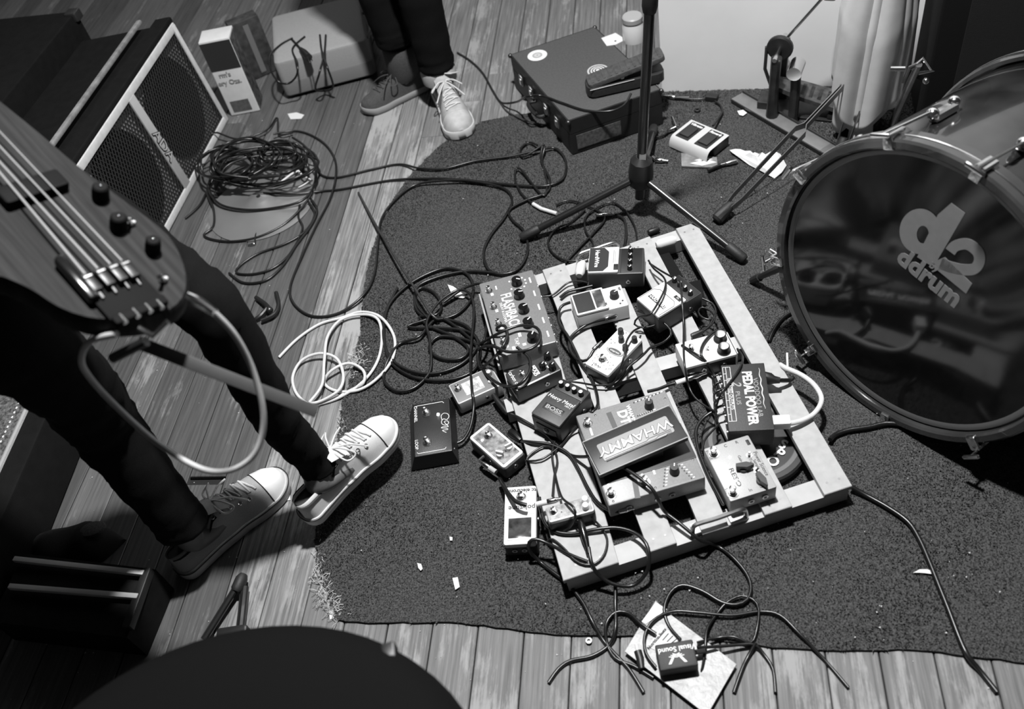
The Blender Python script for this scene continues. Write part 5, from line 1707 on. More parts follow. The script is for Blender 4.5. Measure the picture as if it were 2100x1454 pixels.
def cable(label, pts, r=.0033, m=None, name='instrument_cable', group='cables across the floor', cat='cable', step=.008, z0=None):
    q = []
    for i, t in enumerate(pts):
        z = t[2] if len(t) > 2 else (RZ if z0 is None else z0)
        q.append(P(t[0], t[1], z))
    s_ = spline(q, step)
    mb = MB().tube(s_, r, 8)
    o0 = Vector((s_[0].x, s_[0].y, 0))
    mb.v = [(v[0] - o0.x, v[1] - o0.y, v[2]) for v in mb.v]
    o = mb.build(name, m or CABLE, None, 60)
    o.location = o0
    tag(o, label, cat, group)
    return o


def plug(parent, a, b, z0, z1, r=.0052, m=None, sleeve=None, name='plug'):
    """straight jack plug from pixel a to pixel b"""
    A_, B_ = P(*a, z0), P(*b, z1); l_ = Vector(parent.location)
    A_ -= l_; B_ -= l_; d_ = B_ - A_
    MB().tube([A_, A_ + d_ * .08, A_ + d_ * .55, A_ + d_ * .6, B_ - d_ * .3, B_ - d_ * .28, B_], [r * .7, r, r, r * .8, r * .8, r * .62, r * .55], 12).build(name, m or CHROME, parent)
    if sleeve:
        MB().tube([A_ - d_ * .55, A_ + d_ * .12], r * .92, 12).build('sleeve', sleeve, parent)


WZ = .0045
# long cables running from the heap across to the stand
cable('long black cable curving from the cable heap to the loop beside the flat case', [(622, 300, .02), (648, 320, WZ), (655, 355, WZ), (690, 364, WZ), (760, 348, WZ), (818, 337, WZ), (860, 345), (910, 346), (975, 330), (1050, 320), (1110, 306, .02), (1140, 305), (1160, 330), (1155, 365), (1125, 380), (1080, 381), (1010, 375), (940, 368), (880, 366), (800, 370, WZ), (700, 388, WZ), (660, 392, WZ), (600, 398, .02), (540, 395, .03)])
cable('black cable arching from the heap down to the left leg and back over the carpet', [(560, 275, .02), (612, 269, WZ), (660, 290, WZ), (686, 325, WZ), (688, 365, .012), (676, 410, WZ), (650, 460, WZ), (622, 520, WZ), (596, 585, WZ), (602, 622, WZ), (640, 648, WZ), (695, 642, WZ), (745, 605), (768, 560), (775, 500), (782, 450), (810, 410), (850, 380), (900, 371, .02), (960, 370, .02), (1030, 385), (1050, 410), (1035, 445), (1008, 480), (992, 515), (1000, 550), (1025, 562), (1062, 552), (1082, 515), (1075, 475), (1050, 450), (1045, 430), (1080, 410), (1120, 395), (1128, 370), (1110, 330), (1112, 300, .03)])
c_ = cable('black cable with a white sleeve making a loop beside the flat black case', [(1102, 298, .02), (1085, 292), (1068, 305), (1072, 322), (1110, 300, .03), (1117, 302, .03), (1112, 330), (1122, 375), (1112, 400), (1065, 345, .02), (1056, 365, .012), (1068, 395), (1095, 420)], r=.003)
MB().tube([P(x, y, RZ) - Vector(c_.location) for x, y in ((1093, 418), (1110, 428), (1142, 438))], .0048, 10).build('sleeve', WCABLE, c_)
# under the microphone stand
c_ = cable('black cable coiled between the microphone stand legs with a chrome plug', [(1262, 440), (1280, 450), (1284, 480), (1280, 510), (1279, 540, .06), (1262, 560, .08)], r=.0034)
plug(c_, (1222, 442), (1256, 438), RZ, RZ)
cable('thin black cable looping under the left leg of the microphone stand', [(1140, 420), (1165, 411), (1200, 420), (1240, 445), (1215, 480), (1190, 505), (1155, 545), (1150, 556, .05)], r=.0026)
cable('thin cable circling on the carpet below the microphone stand', [(1200, 430), (1170, 455), (1140, 470), (1124, 495), (1135, 520), (1165, 535), (1205, 528), (1216, 500), (1200, 470), (1205, 440), (1250, 415), (1280, 430), (1300, 460), (1306, 490), (1300, 512, .06)], r=.0026)
# black coil in the middle
cable('black cable wound in wide rings on the carpet left of the board', [(1020, 560), (960, 556), (905, 566), (860, 585), (850, 610), (858, 640), (890, 655), (935, 645), (965, 615), (970, 585), (955, 560), (915, 550), (870, 565), (830, 590), (800, 622), (786, 660), (790, 710), (812, 745), (860, 765), (910, 762), (955, 740), (980, 705), (960, 680), (900, 672), (845, 672), (838, 668), (860, 660), (905, 652), (960, 690), (985, 720)], r=.0034)
cable('black cable forming the lower outer rings of the central coil', [(815, 590), (792, 640), (788, 690), (800, 740), (840, 770), (890, 780), (940, 775), (975, 755), (985, 715), (975, 690), (950, 665), (895, 655), (860, 690, .02), (820, 705, .012), (800, 730, .02), (788, 760), (790, 785), (815, 802), (850, 795), (880, 765), (884, 730, .02), (880, 690, .025), (875, 660, .03), (900, 620, .03), (940, 595, .03), (965, 605, .03), (972, 640, .025), (968, 690, .02), (965, 740, .03), (968, 800, .055), (972, 830, .045), (965, 875, .03), (950, 902, .022), (938, 908, .022)], r=.0034)
cable('black cable in the tight upper ring of the central coil', [(880, 655, .02), (858, 630), (852, 605), (865, 590), (890, 600), (905, 625), (895, 645, .02), (860, 650), (885, 670), (930, 690), (960, 715), (945, 735), (905, 735), (880, 715), (900, 690), (950, 695), (990, 708, .02), (1015, 690, .06), (1020, 672, .115), (1035, 668, .12), (1040, 690, .12), (1025, 720, .11), (1000, 745, .06), (985, 755, .05), (980, 725, .05), (995, 690, .06), (1000, 640, .05), (998, 600, .05), (985, 582, .04), (950, 592, .03), (910, 620, .02)], r=.0034)
cable('black cable lying in loops over the corner of the wide grey pedal', [(985, 705, .06), (1020, 685, .115), (1065, 668, .122), (1100, 672, .125), (1108, 695, .125), (1090, 715, .125), (1045, 722, .12), (1010, 710, .115), (985, 715, .06), (982, 740, .04), (1000, 770, .055), (1030, 790, .07), (1062, 790, .11), (1085, 765, .118), (1085, 735, .115), (1060, 712, .12)], r=.0034)
cable('straight dark cable slanting down from the boards into the central coil', [(735, 395, WZ), (770, 460, .02), (815, 535, .04), (850, 590, .04), (885, 645, .03), (900, 655, .02)], r=.0030, m=CABLE2)
# white coil
c_ = cable('white cable coiled on the worn boards between the bassist and the carpet', [(572, 733, WZ), (610, 695, WZ), (655, 665, WZ), (700, 652, WZ), (740, 640, WZ), (780, 650, .02), (808, 690, RZ), (805, 735, RZ), (775, 775, RZ), (735, 800, .012), (690, 802, WZ), (665, 785, WZ), (680, 760, .02), (715, 745, .02), (745, 760, .02), (745, 785, .02), (720, 800, WZ), (680, 820, WZ), (640, 830, WZ), (610, 810, WZ), (600, 775, WZ), (618, 740, .012), (655, 725, .02), (690, 735, .02), (704, 770, .02), (695, 800, .02), (660, 822, .012), (635, 828, .012)], r=.0036, m=WCABLE)
cable('white cable loop standing inside the white coil', [(634, 826, .012), (660, 790, .02), (665, 740, .03), (672, 690, .02), (700, 655, .012), (745, 645, .012), (775, 655, .02), (783, 690, .012), (778, 730, .012), (760, 765, .012), (730, 795, .012), (690, 818, WZ), (650, 830, WZ)], r=.0036, m=WCABLE)
plug(c_, (622, 836), (648, 842), WZ + .002, WZ + .002, .004)
# bass lead hanging in a loop
bl_ = cable('pale grey bass lead hanging in a wide loop before the player', [(438, 640, .829), (480, 685, .79), (515, 750, .74), (538, 830, .69), (538, 890, .655), (515, 940, .63), (465, 966, .615), (405, 958, .61), (320, 906, .63), (240, 835, .68), (185, 775, .74), (167, 738, .78), (185, 700, .82), (240, 685, .835)], r=.0042, m=GCABLE, group='bass leads')
# cable heap in front of the speaker cabinet
for j in range(7):
    rr = random.Random(40 + j)
    pts = []
    nl = 3
    cxs = (480 + rr.uniform(-22, 26), 330 + rr.uniform(-14, 12)); rx0 = rr.uniform(50, 85); ry0 = rr.uniform(26, 42)
    if j in (1, 4):
        cxs = (575 + rr.uniform(-12, 12), 318 + rr.uniform(-8, 8)); rx0 = rr.uniform(36, 60); ry0 = rr.uniform(22, 36)
    if j in (2, 5):
        cxs = (540 + rr.uniform(-12, 12), 345 + rr.uniform(-8, 8)); rx0 = rr.uniform(85, 105); ry0 = rr.uniform(32, 44)
    a0 = rr.uniform(0, 6.28)
    for k in range(nl * 9):
        a = a0 + k * .72
        pts.append((cxs[0] + rx0 * math.cos(a) * rr.uniform(.82, 1.1), cxs[1] + ry0 * math.sin(a) * rr.uniform(.8, 1.12) - .25 * (rx0 * math.cos(a)) * .4, .040 + .006 * j + .02 * math.sin(k * 1.3 + j)))
    cable(['black cable wound through the left half of the heap', 'black cable in a small ring at the right of the heap', 'black cable making the widest rings of the heap', 'black cable knotted at the bottom left of the heap', 'black cable crossing the right ring of the heap', 'black cable lying on top across the heap', 'black cable winding at the top left of the heap'][j] + ' before the cabinet', pts, r=.0032, group='cable heap by the speaker cabinet')
cable('black cable bounding the heap over the grey cymbal', [(600, 282, .02), (625, 300, .02), (645, 330, .02), (644, 380, .02), (618, 412, .02), (560, 427, .02), (500, 430, .025), (450, 418, .02), (428, 385, .02), (440, 345, .03)], r=.0036, group='cable heap by the speaker cabinet')
cable('black cable curving from the heap round the front of the grey cymbal', [(455, 330, .03), (425, 385, .015), (438, 430, .012), (437, 465, .006), (418, 482, WZ), (440, 492, WZ), (480, 495, WZ), (530, 486, WZ), (580, 462, .006), (620, 425, .012), (640, 395, .02)], r=.0034, group='cable heap by the speaker cabinet')
c_ = cable('thin black cable with a small angled plug below the heap', [(590, 452, WZ), (570, 448, WZ), (540, 462, WZ), (525, 480, WZ), (523, 500, WZ)], r=.0022, group='cable heap by the speaker cabinet')
plug(c_, (523, 500), (508, 503), WZ, WZ, .0035)
cable('black cable running from the heap down behind the bassist leg', [(630, 410, .012), (645, 440, WZ), (625, 475, WZ), (585, 500, WZ), (530, 520, WZ), (492, 545, WZ), (486, 560, WZ), (520, 562, WZ), (560, 550, WZ), (595, 520, WZ), (620, 470, WZ), (612, 445, WZ), (615, 420, .012)], r=.0032)
cable('black cable following the seam beside the worn pale board', [(635, 405, .012), (650, 430, WZ), (640, 460, WZ), (610, 500, WZ), (580, 545, WZ), (545, 575, WZ), (500, 580, WZ), (470, 560, WZ)], r=.0034)
cable('black cable hanging over the bottom edge of the speaker cabinet', [(434, 275, .03), (445, 272, .03), (490, 285, .02), (545, 268, .015), (568, 242, .010), (572, 275, .012), (600, 272, .012)], r=.0030, group='cable heap by the speaker cabinet')
cable('black cable leading from the heap to the corner of the cabinet', [(380, 448, WZ), (410, 420, .006), (430, 380, .012), (450, 345, .03), (475, 310, .04)], r=.0034, group='cable heap by the speaker cabinet')
w_ = thing('white_clip', 'bent white plastic hook lying on the right of the cable heap', 'hook', tuple(P(612, 372, .012)))
wb(MB().tube([P(x, y, z) for x, y, z in ((578, 372, .025), (598, 357, .030), (612, 350, .030), (620, 360, .028), (640, 370, .024), (612, 386, .022))], .0032, 8), 'hook', WHITE, w_)
# cords over the grey amplifier
cable('black mains cord looped over the pale grey amplifier', [(600, 78, .135), (575, 92, .136), (554, 115, .136), (556, 145, .12), (572, 168, .10), (592, 171, .085), (608, 155, .11), (610, 130, .136), (600, 100, .136), (625, 75, .136)], r=.0032, group='cords over the grey amplifier')
c_ = cable('black cord with a mains plug lying on the pale grey amplifier', [(598, 80, .136), (612, 95, .138), (622, 108, .138)], r=.0035, group='cords over the grey amplifier')
MB().tube([P(x, y, .142) - Vector(c_.location) for x, y in ((616, 100), (624, 108), (633, 118))], [.006, .011, .012], 12).build('mains_plug', BLACK, c_)
mb = MB()
for dx in (-4, 4):
    mb.tube([P(633 + dx * .6, 117 - dx * .4, .142) - Vector(c_.location), P(638 + dx * .6, 126 - dx * .4, .142) - Vector(c_.location)], .0018, 6)
mb.build('prong', CHROME, c_)
cable('black cord crossing over the front of the grey amplifier', [(668, 72, .136), (665, 110, .136), (655, 150, .12), (647, 182, .05), (665, 186, .02), (683, 178, .05), (672, 140, .125), (660, 105, .137), (656, 72, .137)], r=.0034, group='cords over the grey amplifier')
# cable from person past the case to the rocker pedal
cable('black cable running from the standing person past the flat case', [(938, 108, WZ), (965, 125, WZ), (990, 150, WZ), (1010, 185, WZ), (1025, 208, WZ), (1040, 212, .02), (1062, 208, .05), (1080, 198, CZ + .010), (1110, 196, CZ + .006), (1150, 210, CZ + .006), (1200, 226, CZ + .006), (1250, 228, CZ + .006), (1280, 215, CZ + .008), (1294, 192, CZ + .02)], r=.0032)
cable('thin grey cable lying from the case corner to the carpet', [(1026, 210, WZ), (1040, 228, WZ), (1075, 246), (1115, 256)], r=.0022, m=CABLE2)
# near the wall
c_ = cable('short black cable from the silver footswitch to a black connector', [(1462, 258, .03), (1472, 245, .02), (1481, 230), (1477, 215), (1466, 208)], r=.003)
o_ = MB().rbox((0, 0, 0), (.034, .022, .016), .003, .002, Matrix.Translation(P(1460, 200, .014) - Vector(c_.location)) @ Matrix.Rotation(-.6, 4, 'Z')).build('connector', BLACK, c_)
c_ = cable('black lead with a silver tip lying against the white wall', [(1385, 200), (1410, 203), (1440, 203), (1455, 200)], r=.0028)
plug(c_, (1386, 200), (1362, 197), RZ, RZ, .0055)
MB().tube([P(x, 200, RZ) - Vector(c_.location) for x in (1384, 1390, 1414)], [.005, .0062, .0058], 10).build('grip', BLACK, c_)
c_ = cable('black cable with an angled silver plug entering the silver footswitch', [(1345, 282), (1362, 277), (1372, 268)], r=.003)
plug(c_, (1368, 270), (1386, 260), RZ, .022, .005)
MB().tube([P(1386, 260, .022) - Vector(c_.location), P(1378, 240, .022) - Vector(c_.location)], .0035, 10).build('plug_body', CHROME, c_)
# cables on the board
cable('black patch cable from the pad pedal curling down to the speckled pedal', [(1170, 620, .08), (1150, 630, .075), (1146, 660, .07), (1165, 690, .07), (1180, 720, .065), (1192, 745, .065), (1210, 770, .065), (1222, 800, .065), (1226, 830, .09), (1215, 845, .10), (1204, 850, .09)], r=.0033, group='patch cables on the pedalboard')
c_ = cable('black patch cable looping below the rubber-pad pedal', [(1262, 650, .085), (1240, 655, .078), (1205, 665, .07), (1172, 690, .065), (1168, 715, .064), (1185, 738, .064), (1205, 738, .07), (1215, 722, .075), (1225, 710, .08)], r=.0033, group='patch cables on the pedalboard')
plug(c_, (1240, 655), (1262, 645), .08, .08, .0048)
plug(c_, (1216, 718), (1234, 700), .078, .08, .0048)
cable('thin black power lead arching from the far pale slat to the dark label pedal', [(1113, 608, .064), (1135, 604, .064), (1165, 580, .068), (1190, 577, .07), (1205, 580, .07)], r=.0022, group='patch cables on the pedalboard')
cable('black cable passing under the rubber-pad pedal to the far slat', [(1149, 610, .066), (1165, 598, .066), (1190, 592, .066), (1215, 586, .066)], r=.0036, group='patch cables on the pedalboard')
cable('thin power lead dropping from the dark label pedal over the pale pedal', [(1330, 534, .085), (1340, 550, .09), (1362, 570, .11), (1364, 590, .122), (1350, 620, .125), (1332, 645, .12), (1310, 650, .10), (1301, 665, .08), (1320, 672, .075), (1350, 665, .075)], r=.0022, group='patch cables on the pedalboard')
cable('thin power lead crossing from the dark label pedal to the pale pedal knobs', [(1332, 540, .085), (1355, 555, .09), (1378, 568, .10)], r=.0022, group='patch cables on the pedalboard')
cable('long thin power lead running down over the pale pedal to the power supply', [(1394, 574, .125), (1399, 620, .12), (1402, 670, .10), (1402, 720, .105), (1405, 755, .10), (1412, 790, .075), (1425, 815, .07), (1450, 835, .07), (1470, 845, .08)], r=.0022, group='patch cables on the pedalboard')
cable('black patch cable from the pale pedal sweeping round to the speckled pedal', [(1308, 638, .08), (1340, 650, .085), (1368, 668, .08), (1376, 685, .075), (1360, 702, .07), (1335, 712, .075), (1322, 725, .08), (1305, 740, .08), (1290, 752, .075), (1270, 780, .068), (1240, 795, .066)], r=.0026, group='patch cables on the pedalboard')
cable('thin lead bending over the speckled pedal knobs', [(1312, 672, .08), (1298, 680, .115), (1285, 700, .118), (1280, 730, .115), (1272, 755, .10), (1258, 785, .075), (1225, 790, .07), (1190, 785, .066), (1165, 782, .066)], r=.0022, group='patch cables on the pedalboard')
cable('thin black lead curling on the slat beside the pale pedal', [(1440, 612, .07), (1460, 622, .066), (1468, 640, .066), (1462, 655, .066), (1442, 652, .066), (1432, 640, .066), (1440, 630, .066), (1460, 640, .066), (1466, 655, .066), (1455, 670, .066), (1440, 682, .066)], r=.0022, group='patch cables on the pedalboard')
c_ = cable('ribbed black power plug lead beside the cream pedal', [(1440, 680, .066), (1452, 672, .066), (1462, 655, .066)], r=.003, group='patch cables on the pedalboard')
MB().tube([P(x, y, .068) - Vector(c_.location) for x, y in ((1418, 690), (1424, 688), (1440, 680))], [.006, .007, .005], 10).build('plug', BLACK, c_)
cable('thin lead crossing the cream pedal down to the power supply outputs', [(1398, 708, .10), (1420, 722, .105), (1440, 735, .105), (1455, 755, .08), (1465, 775, .075), (1470, 800, .075)], r=.0026, group='patch cables on the pedalboard')
cable('thin lead curving over the cream pedal beside its knobs', [(1482, 676, .10), (1462, 682, .104), (1442, 705, .105), (1438, 728, .105), (1455, 750, .09), (1466, 772, .075), (1476, 800, .08)], r=.0026, group='patch cables on the pedalboard')
cable('thin lead leaving the cream pedal corner across the power supply', [(1512, 715, .085), (1522, 730, .09), (1520, 750, .112), (1500, 780, .113), (1480, 805, .112), (1470, 830, .09), (1468, 850, .08)], r=.0022, group='patch cables on the pedalboard')
c_ = cable('black instrument cable with a white-sleeved plug reaching the power supply side', [(1328, 803, .075), (1350, 798, .072), (1370, 790, .07), (1384, 786, .07)], r=.0035, group='patch cables on the pedalboard')
plug(c_, (1408, 778), (1448, 764), .07, .07, .0058, CHROME, WCABLE)
cable('black lead from the power supply down past the large grey pedal', [(1470, 840, .07), (1445, 855, .065), (1428, 880, .064), (1430, 915, .064), (1440, 945, .064), (1455, 980, .064), (1472, 1012, .064), (1484, 1035, .064)], r=.0036, group='patch cables on the pedalboard')
cable('thin lead hooking from the power supply to the home-made pedal', [(1474, 870, .07), (1455, 890, .075), (1444, 905, .08), (1440, 925, .08)], r=.0022, group='patch cables on the pedalboard')
for k, yy in enumerate((766, 782, 798, 814, 830, 846)):
    c_ = cable('short black output lead, %s from the cream pedal in the power supply socket row' % 'first second third fourth fifth sixth'.split()[k], [(1480 + k * 2, yy, .08), (1468 + k * 1.5, yy + 4, .08), (1462 + k, yy + 14, .074), (1464 + k, yy + 30, .068)], r=.0022, group='power supply output leads')
    plug(c_, (1474 + k * 2, yy + 2), (1482 + k * 2, yy - 1), .08, .08, .0045, BLACK)
c_ = cable('white mains cord plugged into the lower end of the power supply', [(1618, 868, .075), (1640, 864, .07), (1670, 848, .066), (1685, 820, .066), (1672, 792, .066), (1645, 770, .066), (1612, 755, .062), (1600, 748, .05)], r=.0052, m=WCABLE, name='mains_cord')
MB().rbox((0, 0, 0), (.034, .022, .020), .003, .002, Matrix.Translation(P(1602, 866, .082) - Vector(c_.location)) @ Matrix.Rotation(-.25, 4, 'Z')).build('socket_plug', mat('white_moulded_plug', .72, .4), c_)
c_ = cable('black mains cord plugged into the upper end of the power supply', [(1598, 780, .08), (1618, 780, .07), (1626, 775, .06)], r=.0045, name='mains_cord')
MB().tube([P(x, y, .085) - Vector(c_.location) for x, y in ((1567, 775), (1580, 777), (1588, 779), (1600, 780))], [.013, .012, .008, .006], 10).build('socket_plug', BLACK, c_)
# left of the board
c_ = cable('black cable from the little pale-faced pedal under the treadle pedals', [(1043, 848, .03), (1060, 855, BZ + .006), (1090, 872, BZ + .006), (1120, 890, BZ + .006), (1145, 915, BZ + .005), (1175, 935, BZ + .006), (1230, 937, .115), (1262, 950, .115), (1300, 972, .118), (1335, 1000, .115), (1350, 1025, .10), (1362, 1048, .07), (1390, 1070, .066), (1420, 1095, .06), (1440, 1110, .05), (1468, 1118), (1500, 1140), (1530, 1175), (1540, 1205), (1532, 1230), (1510, 1240), (1480, 1235), (1440, 1212), (1400, 1200), (1375, 1215), (1362, 1250), (1372, 1285, .012), (1395, 1312, .016)], r=.0034)
MB().tube([P(x, y, z) - Vector(c_.location) for x, y, z in ((1012, 810, .03), (1020, 822, .03), (1036, 842, .03), (1042, 850, .03))], [.0055, .0062, .0062, .004], 12).build('plug', BLACK, c_)
c_ = cable('black cable joining the white-rimmed pedal to the large grey pedal', [(1070, 905, .05), (1090, 907, BZ + .008), (1130, 912, BZ + .008), (1165, 930, BZ + .006), (1185, 960, BZ + .006), (1205, 1000, BZ + .006), (1225, 1030, BZ + .008), (1255, 1048, BZ + .014), (1280, 1048, BZ + .016)], r=.0036, group='patch cables on the pedalboard')
plug(c_, (1268, 1049), (1300, 1042), BZ + .016, BZ + .016, .0055)
MB().tube([P(x, y, .045) - Vector(c_.location) for x, y in ((1046, 886), (1056, 893), (1068, 904))], [.009, .010, .006], 10).build('angled_plug', BLACKG, c_)
c_ = cable('black cable with two white sleeves between the white-rimmed pedal and the mini pedal', [(1025, 982, .03), (1035, 1000, .05), (1045, 1015, .062), (1060, 1030, .075), (1080, 1036, .075)], r=.0042)
plug(c_, (1005, 960), (983, 945), .03, .03, .0058, CHROME, GCABLE)
plug(c_, (1120, 1030), (1155, 1022), .085, .088, .0058, CHROME, WCABLE)
MB().tube([P(x, y, z) - Vector(c_.location) for x, y, z in ((983, 945, .03), (990, 938, .03), (996, 934, .03))], .0042, 10).build('plug_body', CHROME, c_)
cable('thin power lead hanging over the wide slat to the mini pedal', [(1140, 900, .064), (1132, 930, .064), (1140, 980, .064), (1150, 1015, .085), (1160, 1028, .10), (1176, 1040, .11), (1180, 1060, .10), (1168, 1082, .07), (1156, 1090, .062)], r=.0024, group='patch cables on the pedalboard')
cable('thin lead wandering over the wide slat beside the distortion pedal', [(1195, 850, .08), (1190, 870, .075), (1170, 890, .064), (1145, 918, .064), (1110, 942, .064), (1080, 944, .06), (1090, 930, .062), (1115, 915, .063), (1135, 920, .063), (1143, 945, .063), (1137, 975, .063), (1133, 1018, .07)], r=.0022, group='patch cables on the pedalboard')
c_ = cable('black cable sweeping from the mini pedal in a loop over the board edge', [(1207, 1122, BZ + .012), (1215, 1160, BZ + .006), (1235, 1185, .04), (1265, 1200, .03), (1300, 1200, .025), (1325, 1175, .04), (1331, 1145, .06), (1325, 1115, BZ + .012), (1300, 1092, BZ + .010), (1262, 1082, BZ + .010), (1220, 1086, BZ + .010), (1180, 1094, BZ + .006), (1145, 1092, BZ + .006), (1122, 1078, BZ + .006), (1110, 1050, BZ + .006), (1106, 1020, BZ + .006)], r=.0036)
MB().tube([P(x, y, z) - Vector(c_.location) for x, y, z in ((1190, 1068, .075), (1193, 1080, .075), (1200, 1105, .07), (1204, 1120, .068), (1207, 1135, .066))], [.0058, .0072, .0068, .005, .004], 12).build('plug', BLACKG, c_)
cable('thin lead making a small loop over the wide slat end', [(1215, 1064, .07), (1232, 1080, BZ + .005), (1245, 1105, BZ + .005), (1240, 1135, BZ + .005), (1222, 1155, BZ + .005), (1200, 1158, BZ + .005), (1178, 1148, BZ + .005), (1160, 1128, BZ + .005), (1140, 1110, BZ + .005), (1128, 1106, BZ + .004), (1115, 1118, .045)], r=.0022, group='patch cables on the pedalboard')
cable('black cable from the tuner running under the corner of the board', [(1205, 1152, BZ + .006), (1170, 1138, BZ + .005), (1125, 1115, .055), (1100, 1106, .058), (1085, 1112, .056), (1086, 1130, .04), (1105, 1150), (1130, 1170), (1150, 1185), (1170, 1203), (1195, 1235), (1215, 1275), (1235, 1310, WZ), (1260, 1340, WZ), (1290, 1372, WZ), (1320, 1420, WZ)], r=.0034)
c_ = cable('black cable hanging from the board and curling across the bare boards', [(1262, 1200, .02), (1262, 1240), (1262, 1290), (1250, 1322, WZ), (1215, 1345, WZ), (1170, 1355, WZ), (1145, 1372, WZ), (1125, 1400, WZ)], r=.0034)
cable('black cable looped over the clear packet', [(1345, 1300, .02), (1315, 1280, .02), (1290, 1258), (1262, 1256), (1243, 1280), (1245, 1320, WZ), (1262, 1350, WZ), (1300, 1366, WZ), (1340, 1390, WZ)], r=.0032)
cable('thin adapter cord circling round the black adapter', [(1430, 1318, .02), (1470, 1308, .01), (1505, 1306), (1540, 1318, .01), (1552, 1290), (1556, 1250), (1545, 1230), (1520, 1222), (1490, 1236), (1468, 1262, .012), (1450, 1290, .02), (1446, 1330, .02), (1440, 1372, .012), (1430, 1400, WZ)], r=.0026)
cable('black cord stretching from the adapter packet to the lower right boards', [(1345, 1368, .02), (1325, 1340, .02), (1322, 1305, .02), (1340, 1272, .02), (1380, 1254, .016), (1430, 1256, .016), (1500, 1262, .014), (1560, 1254, .012), (1600, 1262), (1640, 1300), (1690, 1352, WZ), (1740, 1410, WZ)], r=.0028)
cable('black doubled cord running off the bottom edge right of the packet', [(1430, 1328, .03), (1470, 1326, .02), (1520, 1322, .012), (1548, 1322, .01), (1565, 1340, WZ), (1585, 1372, WZ), (1590, 1420, WZ)], r=.0030)
cable('black cord trailing below the packet toward the bottom edge', [(1550, 1318, .012), (1535, 1345, WZ), (1522, 1372, WZ), (1505, 1420, WZ)], r=.0034)
# right
cable('thick black mains cord snaking down the right side of the carpet', [(1745, 998, .02), (1775, 1015), (1820, 1040), (1862, 1070), (1885, 1105), (1905, 1150), (1925, 1200), (1945, 1250), (1968, 1310), (1985, 1345), (2010, 1376, WZ), (2045, 1420, WZ)], r=.0045, name='mains_cord')
cable('thick black cord from the board edge to the bottom of the bass drum', [(1702, 902, .02), (1712, 892), (1740, 882), (1780, 876), (1820, 868), (1860, 872)], r=.0048, name='mains_cord')
cable('black cord emerging from under the bass drum beside the outer slat', [(1577, 700, .012), (1585, 680), (1605, 652), (1635, 635), (1665, 630)], r=.004, name='mains_cord')

# ================================================================== SMALL THINGS
# --- black adapter on a clear packet
qd = [P(x, y, .004) for x, y in ((1345, 1236), (1372, 1262), (1510, 1366), (1450, 1470), (1282, 1340))]
pk = thing('plastic_packet', 'clear plastic packet with a printed white label under the black adapter', 'packet', tuple(P(1390, 1330)))
PLA = mat('clear_plastic_film', .24, .4, var=.3, scale=25, bump=.6, bscale=60, spec=.5)
wb(MB().prism([tuple(p_.xy) for p_ in qd], .009, .0125), 'film', PLA, pk, 20)
qe = [P(x, y, .013) for x, y in ((1345, 1236), (1368, 1250), (1324, 1280), (1316, 1275))]
wb(MB().prism([tuple(p_.xy) for p_ in qe], .0126, .0140), 'sealed_edge', WHITE, pk, 20)
ql = [P(x, y, .014) for x, y in ((1357, 1284), (1392, 1312), (1362, 1340), (1328, 1326))]
lb = wb(MB().prism([tuple(p_.xy) for p_ in ql], .0126, .0134), 'label', mat('white_paper', .66), pk, 20)
a_, b_ = P(1333, 1322, .0138), P(1352, 1300, .0138)
cl_ = Vector(pk.location)
text('Nutrition Facts', .0078, lb, None, 0, PRINTK, M=Matrix.Translation(P(1347, 1310, .0138) - cl_) @ Matrix.Rotation(math.atan2((b_ - a_).y, (b_ - a_).x), 4, 'Z'), off=.0002)
for k in range(4):
    A_ = P(1350 + k * 9, 1318 + k * 3 - 8, .0137); B_ = P(1362 + k * 9, 1300 + k * 5 - 6, .0137)
    wb(MB().box((0, 0, 0), ((B_ - A_).length, .0016, .0006), frame((A_ + B_) / 2, B_ - A_, (0, 0, 1))), 'printed_line', PRINTK, pk)
p = Pedal('power_adapter', 'black power adapter printed Visual Sound lying upside down on the packet', 'adapter', [(1428, 1364), (1354, 1376), (1342, 1322), (1424, 1309)], .042, .0145, mat('black_adapter', .016, .5, bump=.3, bscale=900), .003, .003)
p.txt('Visual Sound', .0125, -.05, -.22, 0, PRINTW, off=.0002)
mb = MB(); zz = p.h + .0003
for s_ in (-1, 1):
    mb.add([(s_ * .0005, -.03 * p.l, zz), (s_ * .011, .32 * p.l, zz), (s_ * .016, .32 * p.l, zz), (s_ * .005, -.03 * p.l, zz)], [(0, 1, 2, 3)])
mb.build('emblem', PRINTW, p.e, 0)
mb = MB()
for k in range(3):
    mb.tube([(w__ * (.006 + .0035 * k), (-.02 - .03 * 1 + .05 * k + .05 * (1 - abs(w__))) * p.l, zz) for w__ in np.linspace(-1, 1, 9)], .0009, 4)
mb.build('emblem_arcs', PRINTW, p.e)
MB().tube([(-p.w / 2, -.1 * p.l, p.h * .5), (-p.w / 2 - .018, -.1 * p.l, p.h * .5)], .0045, 8).build('strain_relief', BLACK, p.e)
q = P(1310, 1345)
dc = thing('power_connector', 'black barrel connector with a pale tip beside the clear packet', 'connector', tuple(q))
wb(MB().tube([P(1316, 1372, .010), P(1313, 1352, .010), P(1308, 1336, .010)], [.006, .0075, .0075], 12), 'grip', BLACK, dc)
wb(MB().tube([P(1308, 1337, .010), P(1305, 1322, .010)], .0045, 12), 'tip', mat('pale_tip', .6, .35), dc)
MBt = MB()
